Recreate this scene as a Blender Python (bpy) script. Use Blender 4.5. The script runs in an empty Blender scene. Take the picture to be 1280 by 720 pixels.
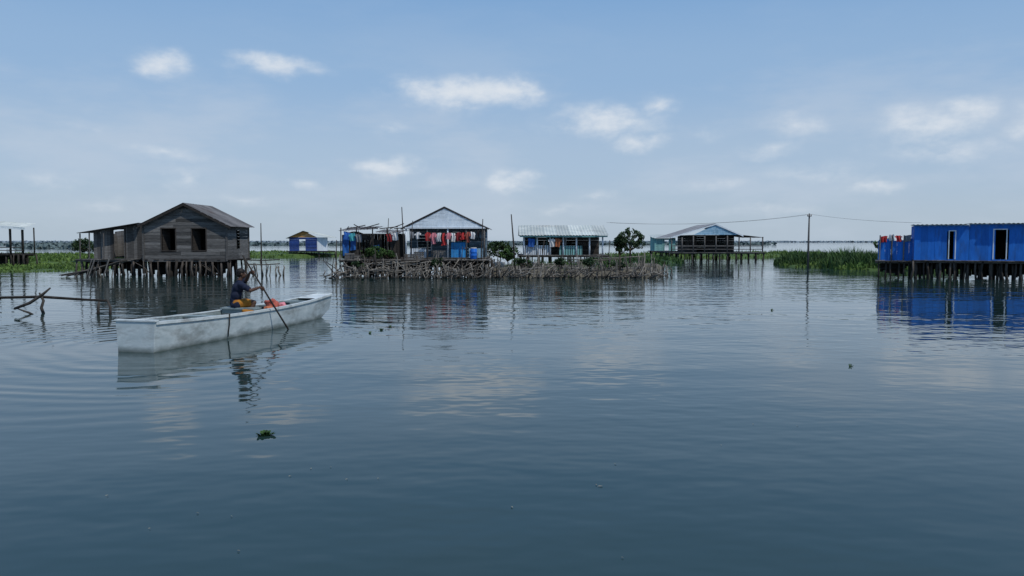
import bpy, math, random
from mathutils import Vector, Matrix, noise
random.seed(11)
R = random.uniform
scene = bpy.context.scene
CAMH = 2.0
# positions from image pixels
def X(b, d): return (b-640)/1000*d
def Z(e, d): return CAMH-(e-302)/1000*d

# ------------------------------------------------------------------ materials
def new_mat(name):
    m = bpy.data.materials.new(name); m.use_nodes = True
    nt = m.node_tree; b = nt.nodes['Principled BSDF']
    return m, nt, b
def mat(name, c1, c2, rough=.85, scale=3, stretch=(1,1,1), metal=0, tint=.7, bump=.0, spec=.3, stain=None, stain_amt=.5, lowz=None):
    m, nt, b = new_mat(name); N = nt.nodes; L = nt.links
    tc = N.new('ShaderNodeTexCoord'); mp = N.new('ShaderNodeMapping'); mp.inputs['Scale'].default_value = stretch
    L.new(tc.outputs['Object'], mp.inputs[0])
    no = N.new('ShaderNodeTexNoise'); no.inputs['Scale'].default_value = scale; no.inputs['Detail'].default_value = 4
    no.inputs['Roughness'].default_value = .65
    L.new(mp.outputs[0], no.inputs[0])
    mr = N.new('ShaderNodeMapRange'); mr.inputs[1].default_value = .32; mr.inputs[2].default_value = .68
    L.new(no.outputs[0], mr.inputs[0])
    mx = N.new('ShaderNodeMix'); mx.data_type = 'RGBA'
    mx.inputs[6].default_value = (*c1, 1); mx.inputs[7].default_value = (*c2, 1)
    L.new(mr.outputs[0], mx.inputs[0]); out = mx.outputs[2]
    if stain:
        n2 = N.new('ShaderNodeTexNoise'); n2.inputs['Scale'].default_value = scale*.45; n2.inputs['Detail'].default_value = 6
        n2.inputs['Roughness'].default_value = .7
        L.new(mp.outputs[0], n2.inputs[0])
        r2 = N.new('ShaderNodeMapRange'); r2.inputs[1].default_value = .5; r2.inputs[2].default_value = .68
        r2.inputs[4].default_value = stain_amt
        L.new(n2.outputs[0], r2.inputs[0])
        m2 = N.new('ShaderNodeMix'); m2.data_type = 'RGBA'; m2.inputs[7].default_value = (*stain, 1)
        L.new(r2.outputs[0], m2.inputs[0]); L.new(out, m2.inputs[6]); out = m2.outputs[2]
    if lowz:   # grime near the waterline
        z0, z1, cc = lowz
        sp = N.new('ShaderNodeSeparateXYZ'); L.new(tc.outputs['Object'], sp.inputs[0])
        ad = N.new('ShaderNodeMath'); ad.operation = 'MULTIPLY_ADD'; ad.inputs[1].default_value = .12
        L.new(no.outputs[0], ad.inputs[0]); L.new(sp.outputs[2], ad.inputs[2])
        r3 = N.new('ShaderNodeMapRange'); r3.inputs[1].default_value = z0+.06; r3.inputs[2].default_value = z1+.06
        r3.inputs[3].default_value = .85; r3.inputs[4].default_value = 0
        L.new(ad.outputs[0], r3.inputs[0])
        m3 = N.new('ShaderNodeMix'); m3.data_type = 'RGBA'; m3.inputs[7].default_value = (*cc, 1)
        L.new(r3.outputs[0], m3.inputs[0]); L.new(out, m3.inputs[6]); out = m3.outputs[2]
    if tint:
        at = N.new('ShaderNodeAttribute'); at.attribute_name = 'tint'
        ma = N.new('ShaderNodeMath'); ma.operation = 'MULTIPLY_ADD'; ma.inputs[1].default_value = tint; ma.inputs[2].default_value = 1-tint*.5
        L.new(at.outputs['Fac'], ma.inputs[0])
        vm = N.new('ShaderNodeVectorMath'); vm.operation = 'SCALE'
        L.new(out, vm.inputs[0]); L.new(ma.outputs[0], vm.inputs[3]); out = vm.outputs[0]
    L.new(out, b.inputs['Base Color'])
    b.inputs['Roughness'].default_value = rough; b.inputs['Metallic'].default_value = metal
    b.inputs['Specular IOR Level'].default_value = spec
    if bump:
        bp = N.new('ShaderNodeBump'); bp.inputs['Strength'].default_value = .6; bp.inputs['Distance'].default_value = bump
        L.new(no.outputs[0], bp.inputs['Height']); L.new(bp.outputs[0], b.inputs['Normal'])
    return m

M = {}
M['wood'] = mat('weathered_wood', (.068,.066,.064), (.155,.152,.146), scale=2.5, stretch=(1,1,7), tint=1.1, bump=.01)
M['wood_dark'] = mat('dark_wood', (.022,.019,.017), (.06,.053,.047), scale=3, stretch=(1,1,5), tint=.9, bump=.01)
M['shade_wood'] = mat('shaded_underfloor_wood', (.010,.009,.008), (.028,.024,.02), scale=3, tint=.8)  # near-black wood, underfloor shade painted into its colour
M['stilt'] = mat('wet_stilt_wood', (.030,.026,.022), (.085,.075,.066), scale=3, stretch=(4,4,1), tint=1.2, lowz=(.05,.4,(.010,.009,.008)))
M['stake'] = mat('bleached_stake_wood', (.075,.068,.058), (.225,.21,.185), scale=3, stretch=(4,4,1), tint=1.3, lowz=(.02,.25,(.02,.018,.015)))
M['deck'] = mat('deck_wood', (.06,.055,.05), (.15,.14,.125), scale=3, tint=1.0)
M['zinc'] = mat('zinc_sheet', (.17,.175,.18), (.32,.325,.33), rough=.55, scale=1.2, tint=.45, stain=(.1,.06,.04), stain_amt=.7, metal=.05)
M['zinc_dark'] = mat('aged_sheet', (.08,.08,.082), (.17,.168,.168), rough=.7, scale=1.2, tint=.5, stain=(.07,.05,.042), stain_amt=.8)
M['zinc_white'] = mat('pale_sheet', (.38,.42,.39), (.58,.61,.57), rough=.55, scale=1, tint=.35, stain=(.2,.17,.13), stain_amt=.5)
M['white'] = mat('white_paint', (.55,.62,.68), (.72,.78,.83), scale=2, stretch=(3,3,1), tint=.3, stain=(.3,.3,.3), stain_amt=.35)
M['palewash'] = mat('pale_blue_whitewash', (.56,.66,.75), (.72,.80,.86), scale=2, stretch=(3,3,1), tint=.2, stain=(.3,.34,.38), stain_amt=.35)
M['teal'] = mat('teal_paint', (.13,.33,.33), (.24,.46,.45), scale=2, stretch=(3,3,1), tint=.4, stain=(.1,.13,.13), stain_amt=.5)
M['porchblue'] = mat('porch_shaded_blue_boards', (.09,.15,.20), (.19,.28,.35), scale=2, stretch=(1,1,4), tint=.7, stain=(.04,.045,.05), stain_amt=.7)  # wall blue darkened so its colour carries the porch shade
M['lightblue'] = mat('light_blue_paint', (.22,.43,.60), (.38,.58,.74), scale=2, stretch=(3,3,1), tint=.35, stain=(.12,.15,.17), stain_amt=.5)
M['skyblue'] = mat('bright_blue_paint', (.02,.22,.6), (.05,.34,.75), scale=2, stretch=(3,3,1), tint=.3, stain=(.05,.09,.15), stain_amt=.5)
M['blue'] = mat('royal_blue_paint', (.008,.125,.50), (.018,.18,.64), rough=.65, scale=1.6, stretch=(4,4,1), tint=.28, stain=(.03,.08,.2), stain_amt=.6)
M['bluetarp'] = mat('blue_tarp', (.01,.07,.28), (.03,.15,.45), rough=.5, scale=4, tint=.5)
M['navy'] = mat('navy_paint', (.01,.03,.14), (.02,.06,.24), scale=3, tint=.5)
M['ochre'] = mat('ochre_boards', (.35,.17,.05), (.5,.27,.09), scale=3, tint=.5)
M['dark'] = mat('painted_interior_shade', (.006,.006,.006), (.014,.013,.012), tint=0)  # flat near-black standing in for the shade inside rooms
M['mud'] = mat('mud_and_shells', (.05,.045,.032), (.16,.145,.11), scale=2.5, tint=.4, bump=.03)
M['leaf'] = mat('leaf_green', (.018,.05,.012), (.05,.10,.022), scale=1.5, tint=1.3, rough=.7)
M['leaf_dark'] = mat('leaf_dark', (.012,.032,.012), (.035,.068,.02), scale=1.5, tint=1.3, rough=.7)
M['grass'] = mat('marsh_grass', (.04,.085,.014), (.11,.17,.04), scale=.35, tint=1.1, rough=.8)
M['farleaf'] = mat('haze_tinted_foliage', (.105,.15,.155), (.14,.185,.18), scale=.02, tint=.35, rough=.9)  # aerial haze mixed into the leaf colour, paler and bluer
M['hazeleaf'] = mat('far_haze_tinted_foliage', (.21,.27,.315), (.235,.295,.34), scale=.01, tint=.12, rough=.9)  # stronger aerial haze painted into the base colour for the farthest shore
M['boat'] = mat('boat_paint', (.40,.47,.48), (.60,.66,.66), rough=.5, scale=2.2, stretch=(1,1,2.5), tint=.15, stain=(.18,.19,.175), stain_amt=.75, lowz=(.0,.12,(.07,.085,.07)), spec=.4)
M['boat_in'] = mat('boat_inside_paint', (.15,.20,.21), (.30,.36,.36), rough=.7, scale=3, tint=.3, stain=(.07,.065,.055), stain_amt=.8)
M['rim'] = mat('boat_rim_paint', (.50,.56,.56), (.70,.74,.73), rough=.5, scale=4, tint=.2, stain=(.18,.16,.13), stain_amt=.65)
M['rope'] = mat('dark_rope', (.02,.02,.02), (.05,.045,.04), tint=0)
M['wire'] = mat('cable_grey', (.08,.08,.08), (.12,.12,.12), tint=0)
M['skin'] = mat('brown_skin', (.07,.036,.024), (.10,.055,.036), rough=.55, scale=8, tint=0)
M['hair'] = mat('black_hair', (.006,.005,.005), (.015,.012,.01), rough=.6, scale=30, tint=0)
M['shirt'] = mat('navy_cotton', (.008,.012,.028), (.015,.022,.048), rough=.9, scale=8, tint=0, bump=.01)
M['shorts'] = mat('yellow_orange_cotton', (.26,.095,.012), (.42,.19,.025), rough=.9, scale=14, tint=0, bump=.02)
M['eye'] = mat('eye_white', (.4,.38,.36), (.45,.42,.4), rough=.3, tint=0)
M['bark'] = mat('bark', (.06,.045,.032), (.14,.11,.08), scale=4, stretch=(3,3,1), tint=.4, bump=.02)
M['driftwood'] = mat('driftwood', (.03,.027,.024), (.09,.08,.07), scale=4, tint=.4, bump=.02, lowz=(.0,.12,(.012,.01,.008)))
M['barrel'] = mat('blue_plastic', (.01,.12,.5), (.02,.16,.6), rough=.4, tint=0)
M['bucket'] = mat('white_plastic', (.6,.6,.58), (.7,.7,.68), rough=.5, tint=0)
M['glass'] = mat('insulator', (.3,.2,.15), (.4,.28,.2), rough=.3, tint=0)
CL = {'red':(.5,.045,.045),'pink':(.65,.24,.28),'white':(.72,.72,.72),'darkred':(.24,.025,.03),'navy':(.02,.03,.12),'black':(.02,.02,.025),'grey':(.25,.26,.28),'blue':(.04,.15,.5),'orange':(.45,.15,.07),'turquoise':(.08,.4,.45),'coral':(.42,.11,.08)}
for k, c in CL.items():
    M['cloth_'+k] = mat('cloth_'+k, tuple(a*.8 for a in c), c, rough=.95, scale=5, tint=.2, bump=.01)

# ------------------------------------------------------------------ mesh builder
class MB:
    def __init__(s): s.v=[]; s.f=[]; s.t=[]
    def add(s, vs, fs, t=None):
        if t is None: t = R(0,1)
        n = len(s.v); s.v += [tuple(p) for p in vs]; s.f += [tuple(i+n for i in f) for f in fs]; s.t += [t]*len(fs)
    def hexa(s, p, t=None):
        s.add(p, [(0,3,2,1),(4,5,6,7),(0,1,5,4),(1,2,6,5),(2,3,7,6),(3,0,4,7)], t)
    def box(s, x0,x1,y0,y1,z0,z1,t=None):
        s.hexa([(x0,y0,z0),(x1,y0,z0),(x1,y1,z0),(x0,y1,z0),(x0,y0,z1),(x1,y0,z1),(x1,y1,z1),(x0,y1,z1)], t)
    def path(s, pts, rs, n=7, t=None, wob=0):
        pts = [Vector(p) for p in pts]
        if not hasattr(rs,'__len__'): rs = [rs]*len(pts)
        vs=[]; fs=[]
        for i,p in enumerate(pts):
            d = (pts[min(i+1,len(pts)-1)]-pts[max(i-1,0)]).normalized()
            ref = Vector((0,0,1)) if abs(d.z)<.9 else Vector((1,0,0))
            a = d.cross(ref).normalized(); b = d.cross(a)
            for k in range(n):
                th = 2*math.pi*k/n; r = rs[i]*(1+R(-wob,wob))
                vs.append(p+(a*math.cos(th)+b*math.sin(th))*r)
        for i in range(len(pts)-1):
            for k in range(n):
                k2=(k+1)%n; fs.append((i*n+k,i*n+k2,(i+1)*n+k2,(i+1)*n+k))
        fs.append(tuple(range(n-1,-1,-1))); o=(len(pts)-1)*n; fs.append(tuple(o+k for k in range(n)))
        s.add(vs,fs,t)
    def sphere(s, c, r, nu=12, nv=8, t=None):
        if not hasattr(r,'__len__'): r=(r,r,r)
        vs=[(c[0],c[1],c[2]-r[2])]; fs=[]
        for j in range(1,nv):
            ph=-math.pi/2+math.pi*j/nv
            for i in range(nu):
                a=2*math.pi*i/nu
                vs.append((c[0]+r[0]*math.cos(ph)*math.cos(a), c[1]+r[1]*math.cos(ph)*math.sin(a), c[2]+r[2]*math.sin(ph)))
        vs.append((c[0],c[1],c[2]+r[2])); last=len(vs)-1
        for i in range(nu):
            i2=(i+1)%nu
            fs.append((0,1+i2,1+i))
            for j in range(nv-2): fs.append((1+j*nu+i,1+j*nu+i2,1+(j+1)*nu+i2,1+(j+1)*nu+i))
            fs.append((1+(nv-2)*nu+i,1+(nv-2)*nu+i2,last))
        s.add(vs,fs,t)
    def mesh(s, name, m, smooth=False):
        me = bpy.data.meshes.new(name); me.from_pydata(s.v,[],s.f); me.update()
        at = me.attributes.new('tint','FLOAT','FACE'); at.data.foreach_set('value', s.t)
        if smooth: me.polygons.foreach_set('use_smooth',[True]*len(me.polygons))
        me.materials.append(m); return me
def link(o): scene.collection.objects.link(o); return o
def thing(name, loc, label, cat, rot=0, group=None):
    o = link(bpy.data.objects.new(name, None)); o.location = loc; o.rotation_euler=(0,0,rot); o.empty_display_size=.3
    o['label']=label; o['category']=cat
    if group: o['group']=group
    return o
def part(par, name, mb, m, smooth=False, label=None):
    me = mb.mesh(name, m, smooth) if isinstance(mb, MB) else mb
    o = link(bpy.data.objects.new(name, me)); o.parent = par
    if label: o['label']=label
    return o
def solo(name, mb, m, label=None, cat=None, smooth=False, loc=(0,0,0), rot=0, group=None, kind=None):
    me = mb.mesh(name, m, smooth) if isinstance(mb, MB) else mb
    o = link(bpy.data.objects.new(name, me)); o.location=loc; o.rotation_euler=(0,0,rot)
    if label: o['label']=label
    if cat: o['category']=cat
    if group: o['group']=group
    if kind: o['kind']=kind
    return o

# boards on a wall: corner list in (u,z)
def qprism(mb, O, U, Nn, c, th, off, t=None):
    O=Vector((O[0],O[1],0)); U=Vector((U[0],U[1],0)); Nn=Vector((Nn[0],Nn[1],0))
    a=[O+U*u+Vector((0,0,z))+Nn*off for u,z in c]; b=[p-Nn*th for p in a]
    mb.hexa(b+a, t)
def sub(lo, hi, cuts):
    segs=[(lo,hi)]
    for a,b in cuts:
        ns=[]
        for s,e in segs:
            if b<=s or a>=e: ns.append((s,e)); continue
            if a>s: ns.append((s,a))
            if b<e: ns.append((b,e))
        segs=ns
    return [(s,e) for s,e in segs if e-s>.02]
def hboards(mb,O,U,Nn,lo,hi,z0,z1,ops=(),bw=.18,th=.025,jit=.012,gap=.008):
    z=z0
    while z<z1-.01:
        zz=min(z+bw,z1); m=(z+zz)/2
        cuts=[(o[0],o[1]) for o in ops if o[2]<m<o[3]]
        L0,H0,L1,H1=lo(z),hi(z),lo(zz-gap),hi(zz-gap)
        for s,e in sub(min(L0,L1),max(H0,H1),cuts):
            pts=[s]
            while e-pts[-1]>2.6: pts.append(pts[-1]+R(1.4,2.4))
            pts.append(e)
            for i in range(len(pts)-1):
                a,b=pts[i],pts[i+1]-.006
                c=[(max(a,L0),z),(min(b,H0),z),(min(b,H1),zz-gap),(max(a,L1),zz-gap)]
                if c[1][0]-c[0][0]<.02: continue
                if c[2][0]<c[3][0]: c[2]=c[3]=((c[2][0]+c[3][0])/2,zz-gap)
                qprism(mb,O,U,Nn,c,th,R(0,jit))
        z=zz
def vboards(mb,O,U,Nn,u0,u1,z0,top,ops=(),bw=.2,th=.02,jit=.012,gap=.008,rag=0):
    u=u0
    while u<u1-.01:
        uu=min(u+bw*R(.85,1.15),u1); m=(u+uu)/2
        cuts=[(o[2],o[3]) for o in ops if o[0]<m<o[1]]
        tp=top(m)
        j=R(0,jit); t=R(0,1)
        for s,e in sub(z0-R(0,rag),tp,cuts):
            isl = abs(e-tp)<1e-6
            ta,tb=(top(u)+0,top(uu-gap)) if isl else (e,e)
            qprism(mb,O,U,Nn,[(u,s),(uu-gap,s),(uu-gap,tb),(u,ta)],th,j,t)
        u=uu
def sheet(mb,A,B,C,D,pitch=.2,amp=.018,w=.85,rows=3,jit=.012):
    A,B,C,D=map(Vector,(A,B,C,D)); n=(B-A).cross(D-A).normalized()
    if n.z<0: n=-n
    Lr=max((B-A).length,(C-D).length); ns=max(1,round(Lr/w)); per=max(4,int(w/pitch*4))
    for s in range(ns):
        t=R(0,1); off=R(0,jit); ext=R(-.02,.07)
        vs=[];fs=[]
        for i in range(per+1):
            u=(s+i/per)/ns
            for j in range(rows+1):
                v=j/rows*(1+(ext/ max(.1,(D-A).length) if j==rows else 0))
                p=A.lerp(B,u)+(D.lerp(C,u)-A.lerp(B,u))*v
                vs.append(p+n*(off+amp*math.sin(i/4*2*math.pi)))
        for i in range(per):
            for j in range(rows):
                a=i*(rows+1)+j; fs.append((a,a+1,a+rows+2,a+rows+1))
        mb.add(vs,fs,t)
STILT=[];STAKE=[];INNER=[]
for k in range(6):
    b=MB(); r=R(.045,.065)
    b.path([(0,0,-.6),(R(-.03,.03),R(-.03,.03),0),(R(-.05,.05),R(-.05,.05),.5),(0,0,1)],[r,r*1.05,r*.95,r*.85],n=7,wob=.15,t=R(0,1))
    STILT.append(b.mesh('stilt_shape',M['stilt'],True)); i_=b.mesh('shaded_stilt_shape',M['shade_wood'],True); INNER.append(i_)  # inner copies use the darker wood as painted underfloor shade
for k in range(9):
    b=MB(); r=R(.03,.055); q=.08
    b.path([(0,0,-.6),(R(-q,q),R(-q,q),0),(R(-q,q),R(-q,q),.45),(R(-q,q),R(-q,q),.8),(R(-q,q),0,1)],[r,r*1.05,r*.9,r*.75,r*.45],n=6,wob=.15,t=R(0,1))
    if k%3==0: b.path([(0,0,.5),(R(-.15,.15),R(-.1,.1),.7),(R(-.3,.3),R(-.1,.1),.95)],[r*.5,r*.4,r*.2],n=5,t=.5)
    STAKE.append(b.mesh('stake_shape',M['stake'],True))
def stilts(par, pts, ztop, name='stilt', r=1.0, lean=.04, src=None):
    for x,y in pts:
        o=link(bpy.data.objects.new(name,random.choice(src or STILT))); o.parent=par
        o.location=(x,y,0); zt = ztop if not callable(ztop) else ztop(x,y)
        s=r*R(.65,1.35); o.scale=(s,s,zt); o.rotation_euler=(R(-lean,lean),R(-lean,lean),R(0,6))
def grid(x0,x1,y0,y1,dx,dy,j=.18):
    out=[]; nx=max(1,round((x1-x0)/dx)); ny=max(1,round((y1-y0)/dy))
    for i in range(nx+1):
        for k in range(ny+1): out.append((x0+(x1-x0)*i/nx+R(-j,j), y0+(y1-y0)*k/ny+R(-j,j)*.5))
    return out
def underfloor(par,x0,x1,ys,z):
    # added near-black poles and ragged boards whose colour stands in for underfloor shade
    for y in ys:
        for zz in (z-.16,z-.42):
            b=MB(); b.path([(x0+R(0,.3),y,zz+R(-.05,.05)),((x0+x1)/2,y+R(-.1,.1),zz+R(-.06,.06)),(x1-R(0,.3),y,zz+R(-.05,.05))],.045,n=6); part(par,'shade_joist',b,M['shade_wood'],True)
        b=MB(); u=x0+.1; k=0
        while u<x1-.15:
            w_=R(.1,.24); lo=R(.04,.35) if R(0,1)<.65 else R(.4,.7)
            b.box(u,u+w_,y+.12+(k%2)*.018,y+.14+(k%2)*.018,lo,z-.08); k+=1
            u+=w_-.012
        part(par,'shade_skirt_board',b,M['shade_wood'])
def deck(mb,x0,x1,y0,y1,z,th=.04,bw=.16,rag=.08):
    x=x0
    while x<x1:
        w=bw*R(.8,1.1); xx=min(x+w,x1); mb.box(x,xx-.012,y0-R(0,rag),y1,z-th+R(-.006,.006),z+R(-.006,.006)); x=xx
    mb.box(x0,x1,y0+.1,y0+.18,z-th-.1,z-th-.005); mb.box(x0,x1,y1-.3,y1-.22,z-th-.1,z-th-.005)
def frame(mb,O,U,Nn,u0,u1,z0,z1,w=.06,th=.05,off=.03,bottom=True):
    qprism(mb,O,U,Nn,[(u0-w,z0),(u0,z0),(u0,z1),(u0-w,z1)],th,off,.6)
    qprism(mb,O,U,Nn,[(u1,z0),(u1+w,z0),(u1+w,z1),(u1,z1)],th,off,.6)
    qprism(mb,O,U,Nn,[(u0-w,z1),(u1+w,z1),(u1+w,z1+w),(u0-w,z1+w)],th,off+.003,.6)
    if bottom: qprism(mb,O,U,Nn,[(u0-w,z0-w),(u1+w,z0-w),(u1+w,z0),(u0-w,z0)],th,off+.003,.6)
def brace(par,x0,x1,y,z,n,name='brace',m='stilt'):
    for k in range(n):
        a=R(x0,x1); l=R(.5,1.3)*random.choice((-1,1)); b=MB(); b.path([(a,y+R(-.15,.1),R(-.3,.1)),(a+l*.5,y,z*.5+R(-.1,.1)),(a+l,y+R(-.1,.1),z*R(.8,1.05))],[.03,.028,.022],n=6,t=R(0,1)); part(par,name,b,M[m],True)

# ------------------------------------------------------------------ dark wooden stilt house
D=46; x0,x1=X(180,D),X(284,D); w=x1-x0; fz=.98; ez=2.97; ax=X(233,D)-x0; az=4.14; dp=3.8
h=thing('wooden_stilt_house',(x0,D,0),'weathered grey plank house with gable roof on stilts over water','house')
wl=MB()
win=[(X(203,D)-x0,X(220,D)-x0,1.5,2.74),(X(241,D)-x0,X(258,D)-x0,1.5,2.74)]
gl=lambda z:0 if z<ez else (z-ez)/(az-ez)*ax
gr=lambda z:w if z<ez else w-(z-ez)/(az-ez)*(w-ax)
hboards(wl,(0,0),(1,0),(0,-1),gl,gr,fz-.14,az-.02,win,bw=.19,jit=.02)
hboards(wl,(w,.03),(0,1),(1,0),lambda z:0,lambda z:dp,fz,ez,[(1.6,2.2,1.6,2.6)],bw=.19)
hboards(wl,(0,.03),(0,1),(-1,0),lambda z:0,lambda z:dp,fz,ez,bw=.19)
hboards(wl,(0,dp),(1,0),(0,1),gl,gr,fz,az-.02,(),bw=.19)
for (a,b) in ((0,0),(w,0),(0,dp),(w,dp)): wl.box(a-.05,a+.05,b-.055,b+.05,fz-.1,ez,.3)
part(h,'wall',wl,M['wood'])
b=MB(); b.box(.1,w-.1,dp*.55,dp*.55+.03,fz,ez,.3); part(h,'interior_shade_panel',b,M['dark'])  # near-black sheet behind the windows, painted as interior shade
rf=MB()
ov=.28
sl=(az-ez)/ax; sr=(az-ez)/(w-ax)
sheet(rf,(ax,-ov,az+.06),(ax,dp+ov,az+.06),(-ov*.7,dp+ov,ez-sl*ov*.7+.06),(-ov*.7,-ov,ez-sl*ov*.7+.06))
sheet(rf,(ax,-ov,az+.05),(ax,dp+ov,az+.05),(w+ov*1.1,dp+ov,ez-sr*ov*1.1+.05),(w+ov*1.1,-ov,ez-sr*ov*1.1+.05))
part(h,'roof',rf,M['zinc_dark'])
bb=MB()
for (p,q) in (((-ov*.7,ez-sl*ov*.7),(ax,az)),((ax,az),(w+ov*1.1,ez-sr*ov*1.1))):
    qprism(bb,(0,-ov),(1,0),(0,-1),[(p[0],p[1]-.1),(q[0],q[1]-.1),(q[0],q[1]+.03),(p[0],p[1]+.03)],.03,0,.2)
part(h,'bargeboard',bb,M['wood_dark'])
for o in win:
    f=MB(); frame(f,(0,0),(1,0),(0,-1),*o,w=.06); wo=part(h,'window',f,M['wood_dark'])
    s=MB(); qprism(s,(o[0],.1),(.35,.94),(0,-1),[(0,o[2]),(.6,o[2]),(.6,o[3]),(0,o[3])],.02,0,.3); part(wo,'shutter',s,M['wood_dark'])
dk=MB(); deck(dk,-.1,w+.15,.02,dp+.1,fz); part(h,'floor',dk,M['wood_dark'])
stilts(h,grid(0,w,-.03,.3,.3,.4,.2),fz-.1,lean=.09)
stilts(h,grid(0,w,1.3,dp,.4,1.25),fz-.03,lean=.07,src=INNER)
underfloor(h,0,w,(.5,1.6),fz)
brace(h,0,w,.1,.9,8)
# lean-to annex
an=MB(); aw=X(180,48)-X(118,48); ax0=X(118,48)-x0; ay=2.0
tp=lambda u:2.52+.5*(u+.8)/(aw+.8)
dr=(X(143,48)-X(118,48),X(157,48)-X(118,48),fz,2.72)
vboards(an,(ax0,ay),(1,0),(0,-1),0,aw-.06,fz-.1,tp,[dr],bw=.2,jit=.02)
vboards(an,(ax0,ay+.03),(0,1),(-1,0),0,2.6,fz,lambda u:2.5,bw=.2)
vboards(an,(ax0,ay+2.6),(1,0),(0,1),0,aw-.06,fz,tp,bw=.2)
part(h,'annex_wall',an,M['wood'],label='vertical plank wall of the lean-to room')
f=MB(); frame(f,(ax0,ay),(1,0),(0,-1),*dr,w=.06,bottom=False); part(h,'door_frame',f,M['wood_dark'])
ar=MB(); sheet(ar,(ax0+aw-.05,ay-.5,3.1),(ax0+aw-.05,ay+1.8,3.1),(ax0-.75,ay+1.8,2.55),(ax0-.75,ay-.5,2.5))
part(h,'annex_roof',ar,M['zinc_dark'])
for xx in (ax0-.65,ax0-.1,ax0+.75):
    pp=MB(); pp.path([(xx,ay-.35,fz),(xx+.03,ay-.35,2.55+.1*(xx-ax0))],.04,t=.4); part(h,'porch_post',pp,M['wood'])
ad=MB(); deck(ad,ax0-.8,ax0+aw-.1,ay-.6,ay+2.6,fz-.02); part(h,'porch_deck',ad,M['wood'])
stilts(h,grid(ax0-.7,ax0+aw-.2,ay-.45,ay+.2,.36,.7),fz-.05,lean=.09)
underfloor(h,ax0-.7,ax0+aw-.2,(ay+.5,),fz)
rp=thing('landing_ramp',(X(125,45.5),45.5,0),'sloping ramp of loose poles leading up to a plank house','ramp')
for k in range(8):
    b=MB(); b.path([(-1.9+R(-.3,.3),-.3+k*.09,.08+R(-.05,.05)),(-.3,-.2+k*.09,.45+R(-.06,.06)),(1.6+R(-.3,.3),0+k*.1,.95+R(-.06,.1))],[.035,.04,.03],n=6); part(rp,'tread',b,M['deck'])
stilts(rp,[(-1.2,-.2),(-.5,.1),(.1,-.2),(.7,.1),(1.2,-.1),(.4,.25)],lambda x,y:.5+x*.25,src=STAKE)
for k in range(6):
    b=MB(); a=R(-.9,.9); b.path([(a,-.4,-.4),(a+R(.3,.8),-.3,R(.9,1.3))],[.035,.025],n=6); part(rp,'brace',b,M['wood'])
sf=thing('stake_landing',(X(318,47),47,0),'low landing of rough stakes and rails beside the grey plank house','landing')
stilts(sf,[(-.5+i*.15+R(-.06,.06),R(-.2,.3)) for i in range(15)],lambda x,y:R(.5,1.15),name='stake',r=.9,src=STAKE,lean=.12)
for zz in (.68,.93):
    b=MB(); b.path([(-.6,-.1,zz),(.6,-.05,zz-.04),(1.5,0,zz+.03)],.03); part(sf,'rail',b,M['stake'])

def pole(px,d,ytop,base=0,r=.04,lean=0,label='thin upright wooden pole standing in the water',rot=0):
    b=MB(); zt=Z(ytop,d)
    b.path([(0,0,-.5),(lean*.4+R(-.03,.03),0,zt*.5),(lean,0,zt)],[r,r*.9,r*.6],n=7,wob=.1,t=.4)
    solo('wooden_pole',b,M['wood_dark'],label,'pole',True,(X(px,d),d,0))
pole(327,50,279,r=.045)
pole(421,45.5,300,r=.04)
pole(505,45.6,259,lean=-.1)
pole(513,46,276,lean=.15,r=.03)
pole(484,46,273,lean=.1,r=.03)
pole(601,45.5,274,lean=.12)
pole(645,47,268,lean=-.28,r=.05,label='leaning bare wooden pole on a shell and mud bank')
pole(610,48,296,lean=-.05,r=.03)
pole(760,49,300,lean=.1,r=.03)
for q in ((533,45,292,.1),(452,45.2,288,-.15),(676,46,300,.2),(776,44.5,318,-.1),(576,44.6,308,.1),(471,44.5,310,-.1),(620,44.2,314,.15),(662,44.1,322,-.2),(713,44.2,316,.1),(745,44,324,.25),(806,44.3,322,-.15),(829,44.6,326,.1),(415,43.8,322,.1)):
    pole(q[0],q[1],q[2],lean=q[3],r=.032)

# ------------------------------------------------------------------ edge pavilion
D=65
pv=thing('open_pavilion',(X(-32,D),D,0),'open stilt pavilion with pale sheet roof and bare posts','pavilion')
W=X(30,D)-X(-32,D); b=MB(); deck(b,0,W,0,1.6,1.05,th=.14); part(pv,'deck',b,M['wood_dark'])
b=MB(); sheet(b,(-.1,1.8,3.75),(W+.1,1.8,3.5),(W+.4,-.4,3.1),(-.1,-.4,3.45)); part(pv,'roof',b,M['zinc_white'])
b=MB(); qprism(b,(0,-.42),(1,0),(0,-1),[(-.1,3.28),(W+.4,2.94),(W+.4,3.14),(-.1,3.48)],.03,0,.8); part(pv,'fascia',b,M['white'])
for q in ((-.04,.04,1.5,1.57),(-.04,.04,1.25,1.31)):
    b=MB(); b.box(0,W,*q); part(pv,'beam',b,M['wood_dark'])
for i in range(5):
    for yy in (0,1.5):
        b=MB(); b.path([(W*i/4,yy,1.0),(W*i/4+R(-.03,.03),yy,3.15)],.055); part(pv,'post',b,M['wood_dark'],True)
stilts(pv,grid(0,W,0,1.5,.4,.8),.97)
underfloor(pv,0,W,(.5,),1.0)

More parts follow.
